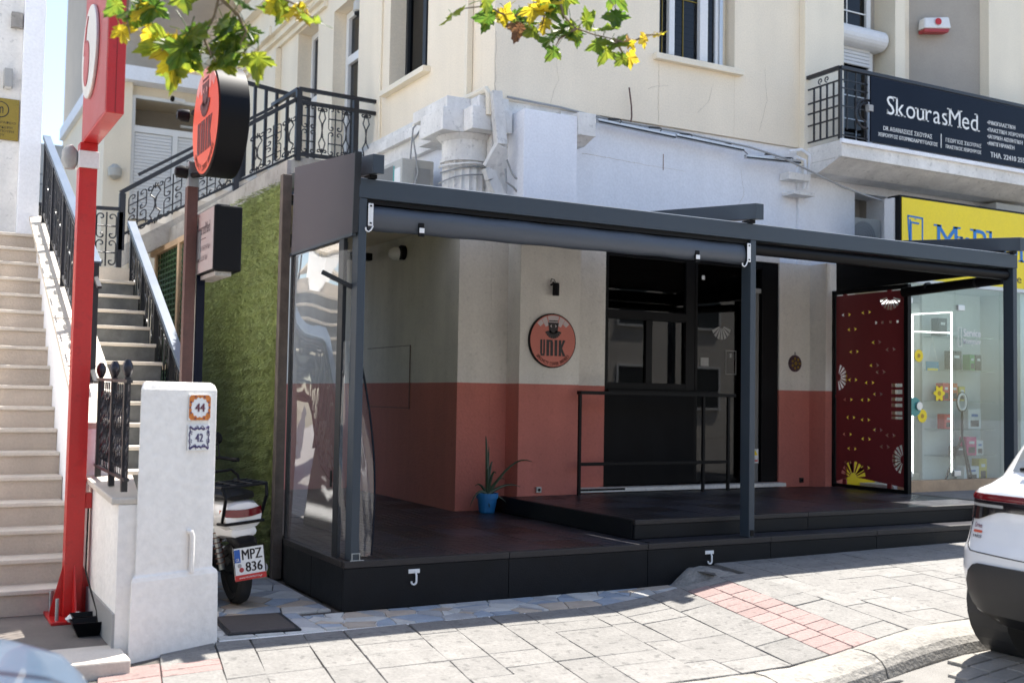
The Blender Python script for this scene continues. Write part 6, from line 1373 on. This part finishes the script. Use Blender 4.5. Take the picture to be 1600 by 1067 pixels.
# ------------------------------------------------------------------ cars
def car(name, label, loc, m_body, dims, rear_details):
    Lc, Wc, prof = dims
    t = thing(name, label, 'car', loc)
    X0, Y0, Zr = loc
    def interp(z):
        for i in range(len(prof)-1):
            a, b = prof[i], prof[i+1]
            if a[0] <= z <= b[0]:
                k_ = (z-a[0])/(b[0]-a[0]); return [a[j]+(b[j]-a[j])*k_ for j in range(1, 5)]
        return list(prof[-1][1:])
    def pt(s, z, off=0):
        """s: arc length on the left half-outline from the middle of the rear; negative = right half"""
        rx, fx_, hw, rc = interp(z); sg = 1 if s >= 0 else -1; a = abs(s); st = hw-rc
        if a < st: p = (rx-off+.07*(a/st)**2*rc*2, a)
        elif a < st+rc*P_/2:
            th = (a-st)/rc; p = (rx+.14*rc+(rc*(1-math.cos(th)))-off*math.cos(th), st+rc*math.sin(th)+off*math.sin(th))
        else:
            d = a-st-rc*P_/2; xx = rx+rc*1.14+d; xf = fx_-rc
            if xx < xf: p = (xx, hw+off)
            else:
                th = min((xx-xf)/rc, P_/2); p = (xf+rc*math.sin(th)+off*math.sin(th), hw-rc*(1-math.cos(th))+off*math.cos(th))
                if (xx-xf)/rc > P_/2: p = (fx_+off, max(0, hw-rc-((xx-xf)-rc*P_/2)))
        return V(X0+p[0], Y0+sg*p[1], Zr+z)
    def total(z):
        rx, fx_, hw, rc = interp(z); return (hw-rc)*2+rc*P_+(fx_-rc-rx-rc*1.14)
    b = MB(); N_ = 44; zz = []
    for i in range(len(prof)-1):
        for k_ in range(4): zz.append(prof[i][0]+(prof[i+1][0]-prof[i][0])*k_/4)
    zz.append(prof[-1][0]); vs = []; fs = []
    def ssamp(z):
        rx, fx_, hw, rc = interp(z); st = hw-rc; c = rc*P_/2; ln = fx_-rc-rx-rc*1.14
        l = [st*i/5 for i in range(5)]+[st+c*i/7 for i in range(7)]+[st+c+ln*i/20 for i in range(20)]+[st+c+ln+c*i/7 for i in range(7)]+[st+2*c+ln+st*i/5 for i in range(6)]
        return l
    for z in zz:
        l = ssamp(z); row = [pt(s, z) for s in l]; row += [pt(-s, z) for s in l[1:-1][::-1]]; vs += row
    m_ = len(vs)//len(zz)
    for r in range(len(zz)-1):
        for k_ in range(m_): fs.append((r*m_+k_, r*m_+(k_+1) % m_, (r+1)*m_+(k_+1) % m_, (r+1)*m_+k_))
    # roof: fan to a ridge, bottom cap
    c = len(vs); rx, fx_, hw, rc = interp(zz[-1]); vs.append(V(X0+(rx+fx_)/2, Y0, Zr+zz[-1]+.03)); fs += [((len(zz)-1)*m_+k_, (len(zz)-1)*m_+(k_+1) % m_, c) for k_ in range(m_)]
    fs.append(tuple(range(m_))[::-1]); b.add(vs, fs); body = b.build('body', m_body, t, smooth=True)
    def patch(nm, m, s0, s1, z0f, z1f, off, nu=20, nv=4, par=None):
        q = MB().grid(lambda u, v: pt(s0+(s1-s0)*u, z0f(s0+(s1-s0)*u)+(z1f(s0+(s1-s0)*u)-z0f(s0+(s1-s0)*u))*v, off), nu, nv)
        return q.build(nm, m, par or t, smooth=True)
    for wx in dims_w[name]:
        for sy in (-1, 1):
            yc = Y0+sy*(Wc/2-.115); R = .325; n = 32; q = MB(); pr_ = [(R*.6, .10), (R*.92, .11), (R, .085), (R*1.005, .0), (R, -.085), (R*.92, -.11), (R*.6, -.10)]
            q.lathe(pr_, (X0+wx, yc, Zr+R), n, 'y'); w_ = q.build('wheel', m_rubber, t, smooth=True)
            MB().lathe([(R*.62, .105), (R*.55, .08), (.05, .07)] if sy > 0 else [(.05, -.07), (R*.55, -.08), (R*.62, -.105)], (X0+wx, yc, Zr+R), 20, 'y').build('rim', m_zinc, w_)
            MB().lathe([(R*1.13, -.14), (R*1.13, .126)], (X0+wx, yc, Zr+R+.01), 28, 'y').build('wheel_arch', m_carblack, t)
    return t, pt, patch
suv = [(.22, .20, 3.95, .74, .20), (.30, .09, 4.08, .84, .24), (.42, .025, 4.14, .875, .26), (.55, .0, 4.15, .885, .27), (.66, .005, 4.14, .885, .27), (.72, .035, 4.12, .88, .27), (.84, .075, 4.05, .88, .28), (.93, .085, 3.75, .87, .28), (.985, .08, 3.3, .862, .27), (1.02, .10, 3.05, .845, .26), (1.05, .17, 2.9, .81, .25), (1.10, .235, 2.82, .765, .24), (1.25, .33, 2.6, .71, .22), (1.40, .44, 2.35, .655, .2), (1.50, .56, 2.1, .60, .2), (1.545, .80, 1.9, .54, .2)]
dims_w = {'parked_car': (.62, 3.2), 'blue_car': (.7, 3.3)}
CX, CYc, CZr = 2.71, -3.70, -.345
t, pt, patch = car('parked_car', 'white hatchback with dark red rear light bar parked at the kerb on the right', (CX, CYc, CZr), m_carwhite, (4.15, 1.77, suv), True)
c_ = lambda v: (lambda s: v)
patch('rear_bumper', m_carblack, -.755, .755, lambda s: .30+.05*max(0, (abs(s)-.64)/.115)**2, lambda s: .60-.11*max(0, (abs(s)-.64)/.115)**2, .012, 40, 8)
patch('light_bar', m_lamp, -1.02, 1.02, c_(.965), c_(1.002), .010, 40, 2)
patch('light_panel', m_smoke, -1.02, 1.02, lambda s: .845+.06*smooth01((.74-abs(s))/.22), c_(.962), .007, 40, 3)
patch('lens_chrome', m_greypl, .52, .80, c_(.925), c_(.942), .010, 6, 1)
patch('rear_window', m_carglass, -.60, .60, c_(1.135), c_(1.46), .006, 16, 6)
patch('side_window', m_carglass, 1.25, 3.0, c_(1.12), c_(1.42), .004, 20, 4); patch('side_window', m_carglass, -3.0, -1.25, c_(1.12), c_(1.42), .004, 20, 4)
patch('reflector', m_lamp, 1.03, 1.075, c_(.56), c_(.73), .008, 2, 2); patch('reflector', m_lamp, -1.075, -1.03, c_(.56), c_(.73), .008, 2, 2)
sm = MB()
def seam(b, f, n=24):
    b.tube([f(i/n) for i in range(n+1)], .0035, 4)
seam(sm, lambda u: pt(.80-.02*u, .84-.14*u, .001)); seam(sm, lambda u: pt(.78-.06*u, .70-.035*u, .001)); seam(sm, lambda u: pt(.72-1.44*u, .665-.02*math.sin(P_*u), .001), 40)
sm.build('tailgate_seam', m_black, t)
MB().tube([pt(.05, 1.16, .03), pt(.25, 1.165, .035), pt(.52, 1.15, .03)], .013, 6).build('rear_wiper', m_black, t); MB().lathe([(.03, 0), (.02, .04)], tuple(pt(.06, 1.13, .015)), 10, 'x').build('wiper_hub', m_black, t)
# number plate (right part out of the picture)
pb = MB().grid(lambda u, v: pt(.27-.54*u, .70+.115*v, .016), 8, 1).build('number_plate', m_print, t); MB().grid(lambda u, v: pt(.268-.045*u, .702+.111*v, .019), 2, 1).build('euro_band', m_euro, pb)
def ctext(s, m, par, s0, z0, w_, h_):
    vs, fs = text_polys(s, 1, .01); x0 = min(p[0] for p in vs); x1 = max(p[0] for p in vs); y0 = min(p[1] for p in vs); y1 = max(p[1] for p in vs)
    MB().add([pt(s0-(p[0]-x0)/(x1-x0)*w_, z0+(p[1]-y0)/(y1-y0)*h_, .006) for p in vs], fs).build('lettering', m, par)
m_badge = mat('badge_chrome', (.10, .10, .11), .3, metal=.5)
ctext('Drive', m_plum, t, .735, .80, .072, .028); patch('badge_strip', mat('badge_red', (.60, .10, .05), .4), .655, .735, c_(.772), c_(.786), .005, 3, 1); ctext('YARIS', m_badge, t, .735, .742, .085, .018)
MB().bar(pt(.66, .24, -.1), pt(.66, .36, -.1), .06, .05, (0, 1, 0)).build('tow_bracket', m_greypl, t)
patch('underbody', m_black, -.95, .95, c_(.222), c_(.30), .004, 20, 2)
hatch = [(.20, .2, 3.70, .72, .25), (.32, .06, 3.86, .82, .3), (.50, .0, 3.93, .86, .34), (.66, .02, 3.92, .87, .38), (.73, .04, 3.86, .87, .42), (.78, .05, 3.74, .865, .46), (.83, .06, 3.52, .85, .46), (.875, .07, 3.22, .84, .42), (.92, .08, 2.92, .83, .34), (1.0, .1, 2.72, .80, .28), (1.2, .3, 2.3, .68, .25), (1.42, .5, 1.9, .58, .25)]
BX, BYc, BZ = -6.16, -3.72, -.50
t2, pt2, patch2 = car('blue_car', 'blue grey car bonnet cropped at the lower left corner', (BX, BYc, BZ), m_carblue, (3.93, 1.74, hatch), False)
t2.name = 'parked_car'
sm = MB(); seam(sm, lambda u: pt2(3.2+1.35*u, .79+.0*u, .002), 30); sm.build('bonnet_seam', m_black, t2)
patch2('windscreen', m_carglass, 2.2, 3.0, c_(1.06), c_(1.3), .004)
# ------------------------------------------------------------------ plane tree
tree = thing('plane_tree', 'plane tree branch with green and yellowing leaves reaching in from above', 'tree', (-6.2, -1.6, -.45))
MB().tube([(-6.2, -1.6, -.5), (-6.15, -1.65, 1), (-6.0, -1.7, 2.6), (-5.7, -1.9, 3.8)], [.17, .15, .13, .11], 12).build('trunk', m_bark, tree, smooth=True)
limbs = [[(-5.9, -1.75, 3.1), (-4.4, -1.75, 3.75), (-3.0, -1.8, 3.85), (-2.1, -1.85, 3.68), (-1.55, -1.9, 3.45)],
         [(-5.75, -1.85, 3.6), (-4.2, -2.4, 4.4), (-2.4, -2.7, 4.55), (-.8, -2.75, 4.2), (.1, -2.85, 3.75)]]
for l, rr in ((limbs[0], [.08, .05, .035, .02, .01]), (limbs[1], [.09, .06, .045, .03, .012])): MB().tube(l, rr, 8).build('limb', m_bark, tree, smooth=True)
def twig(pts, r0=.009): MB().tube(pts, [r0*(1-.7*i/(len(pts)-1)) for i in range(len(pts))], 5).build('twig', m_bark, tree, smooth=True)
# leaf prototypes: five lobed, cupped
def leaf_mesh(name, m, seed):
    r = random.Random(seed); pts = []
    lob = [(-2.3, .42), (-1.15, .78), (0, 1.0), (1.15, .78), (2.3, .42)]
    out = [(0, -.02)]
    for i, (a, l) in enumerate(lob):
        a += r.uniform(-.1, .1); l *= r.uniform(.88, 1.1)
        for da, k_ in ((-.36, .64), (-.24, .80), (-.13, .80), (0, 1.0), (.13, .80), (.24, .80), (.36, .64)):
            out.append((l*k_*math.sin(a+da), .22+l*k_*math.cos(a+da)*.9))
        if i < 4:
            am = (a+lob[i+1][0])/2; out.append((.47*math.sin(am), .22+.47*math.cos(am)))
    ctr = (0, .25); cup = r.uniform(.25, .7); tw_ = r.uniform(-.25, .25)
    vs = [(x*.1, y*.1, (-cup*(x*x+(y-.2)**2)+.22*abs(x)+tw_*x*y)*.1+r.uniform(-.008, .008)) for x, y in [ctr]+out]; n = len(out)
    fs = [(0, 1+i, 1+(i+1) % n) for i in range(n)]
    b = MB().add(vs, fs); b.tube([(0, .0, 0), (.002, -.04, .004), (0, -.075, .012)], .0016, 4); return b, name, m
protos = {}
def leaf(p, kindm, scale, rot):
    if kindm not in protos:
        mm = {'g': m_leafg, 'y': m_leafy, 'b': m_leafb}[kindm[0]]
        b, n_, m_ = leaf_mesh('leaf', mm, hash(kindm) % 100 if False else ord(kindm[0])*3+int(kindm[1])); o = b.build('leaf', mm, tree, local=True); protos[kindm] = o
        o.location = V(p)-ORG[tree.name]; o.rotation_euler = rot; o.scale = (scale,)*3; return o
    return inst(protos[kindm], tree, V(p)-ORG[tree.name], rot=rot, scale=(scale,)*3)
rl = random.Random(21)
# leaf clusters along twigs: (twig points, n leaves, kinds, size)
ra_ = lambda a, b: rl.uniform(a, b)
def spray(pts, n, kinds, smin, smax, spread=.07, t0=.1):
    twig(pts)
    P3 = [V(p) for p in pts]
    n = int(n*1.12+.5)
    for i in range(n):
        t = t0+(1-t0)*(i+ra_(.1, .9))/n; k_ = min(int(t*(len(P3)-1)), len(P3)-2); f = t*(len(P3)-1)-k_
        p = P3[k_].lerp(P3[k_+1], f); q = p+V(ra_(-1, 1), ra_(-1, 1), ra_(-.7, .7))*spread
        twig([p, p.lerp(q, .6)+V(0, 0, .01), q], .0028)
        leaf(q, rl.choice(kinds), ra_(smin, smax)*.98, (Matrix.Rotation(ra_(-1.3, .3), 3, 'Z') @ Matrix.Rotation(-1.57+rl.gauss(0, .5), 3, 'X') @ Matrix.Rotation(rl.gauss(0, .8), 3, 'Z')).to_euler())
G = ['g0', 'g1', 'g2', 'g3']; Y = ['y0', 'y1']; B = ['b0']
def cpt(px, py, d):
    pass
sprays = [([(-1.635, -2.241, 3.324), (-1.586, -2.255, 3.111), (-1.608, -2.236, 2.973), (-1.649, -2.207, 2.866), (-1.695, -2.178, 2.81)],9,G+G+Y,1.15,1.75,0.09),
 ([(-1.733, -2.294, 3.192), (-1.828, -2.234, 3.07), (-1.894, -2.191, 2.949), (-1.945, -2.161, 2.918)],5,G+Y,0.9,1.4,0.06),
 ([(-1.584, -2.253, 3.05), (-1.509, -2.29, 2.975), (-1.471, -2.307, 2.9), (-1.495, -2.29, 2.838), (-1.466, -2.302, 2.778)],8,G,1.0,1.5,0.07),
 ([(-1.589, -2.258, 3.172), (-1.44, -2.338, 3.144), (-1.317, -2.401, 3.055), (-1.248, -2.436, 3.02), (-1.198, -2.461, 2.966)],7,G+Y+Y,0.9,1.3,0.05),
 ([(-1.98, -2.154, 3.127), (-1.988, -2.142, 3.007), (-1.99, -2.136, 2.918), (-1.974, -2.141, 2.843)],4,G+Y,0.8,1.2,0.04),
 ([(-1.66, -2.257, 2.85), (-1.733, -2.215, 2.818), (-1.792, -2.183, 2.823), (-1.833, -2.158, 2.786)],5,G+G+Y,1.2,1.8,0.06),
 ([(-1.66, -2.257, 2.85), (-1.64, -2.265, 2.805), (-1.625, -2.271, 2.766), (-1.597, -2.285, 2.73)],4,G,0.9,1.3,0.05),
 ([(0.252, -2.498, 3.639), (0.17, -2.44, 3.396), (0.206, -2.451, 3.241), (0.27, -2.482, 3.173), (0.362, -2.53, 3.14), (0.453, -2.58, 3.118)],9,G+G+Y,1.0,1.45,0.06),
 ([(0.17, -2.44, 3.396), (0.083, -2.386, 3.308), (-0.035, -2.317, 3.226), (-0.097, -2.284, 3.253), (-0.159, -2.252, 3.286), (-0.294, -2.176, 3.266)],9,G+G+Y+Y+B,1.0,1.45,0.06),
 ([(0.453, -2.58, 3.118), (0.515, -2.612, 3.092), (0.604, -2.664, 3.145), (0.679, -2.706, 3.146)],4,Y+B,0.5,0.8,0.04),
 ([(0.083, -2.386, 3.308), (0.116, -2.401, 3.239), (0.106, -2.391, 3.17)],4,Y+Y+G,0.9,1.3,0.05),
 ([(0.27, -2.482, 3.173), (0.196, -2.438, 3.12), (0.176, -2.425, 3.078)],3,G+B,0.9,1.2,0.04),
 ([(0.453, -2.58, 3.118), (0.486, -2.594, 3.063), (0.503, -2.601, 3.015)],3,Y+B+G,0.8,1.1,0.04),
 ([(0.346, -2.545, 3.537), (0.398, -2.564, 3.366), (0.431, -2.578, 3.314)],3,G+Y,0.9,1.2,0.05)]
for pts, n, kinds, a, b, sp in sprays: spray(pts, n, kinds, a, b, sp)
# foliage above the frame so that the branch does not end in the air
for i in range(70):
    p = V(ra_(-5.4, -1.6), ra_(-2.9, -1.4), ra_(3.85, 4.7)); leaf(p, rl.choice(G+G+Y), ra_(1.2, 1.9), (ra_(1.6, 3.2), ra_(-.7, .7), ra_(0, 6.28)))
# ------------------------------------------------------------------ across the street
for i, (x0, x1, h, m, lab) in enumerate(((-26, -9, 9.0, m_opp, 'pale three storey building across the street on the left'), (-8.6, 5, 7.0, m_opp, 'low pale building across the street facing the cafe'), (5.4, 30, 10.5, m_opp, 'tall pale building across the street on the right'))):
    ob_ = thing('street_building', lab, 'building', ((x0+x1)/2, -21, -.5))
    box('wall', m, ob_, x0, x1, -30, -21, -.6, h); box('parapet', m_oldwhite, ob_, x0-.1, x1+.1, -21.3, -20.9, h+.002, h+.35)
    n_ = int((x1-x0)/3.2)
    for k_ in range(n_):
        for fl in range(int(h/3)):
            cx = x0+(k_+.5)*(x1-x0)/n_; z = .9+fl*3.1
            f = MB(); f.box(cx-.7, cx-.62, -20.99, -20.93, z, z+1.6).box(cx+.62, cx+.7, -20.99, -20.93, z, z+1.6).box(cx-.62, cx+.62, -20.99, -20.93, z+1.52, z+1.6).box(cx-.7, cx+.7, -20.99, -20.85, z-.08, z-.002); w_ = f.build('window', m_whitepl, ob_)
            box('window_pane', m_farwin, w_, cx-.62, cx+.62, -20.99, -20.97, z, z+1.52)
fs_ = kind(MB().box(-40, 40, -21, -17.5, -.75, -.42).build('far_pavement', m_slab))
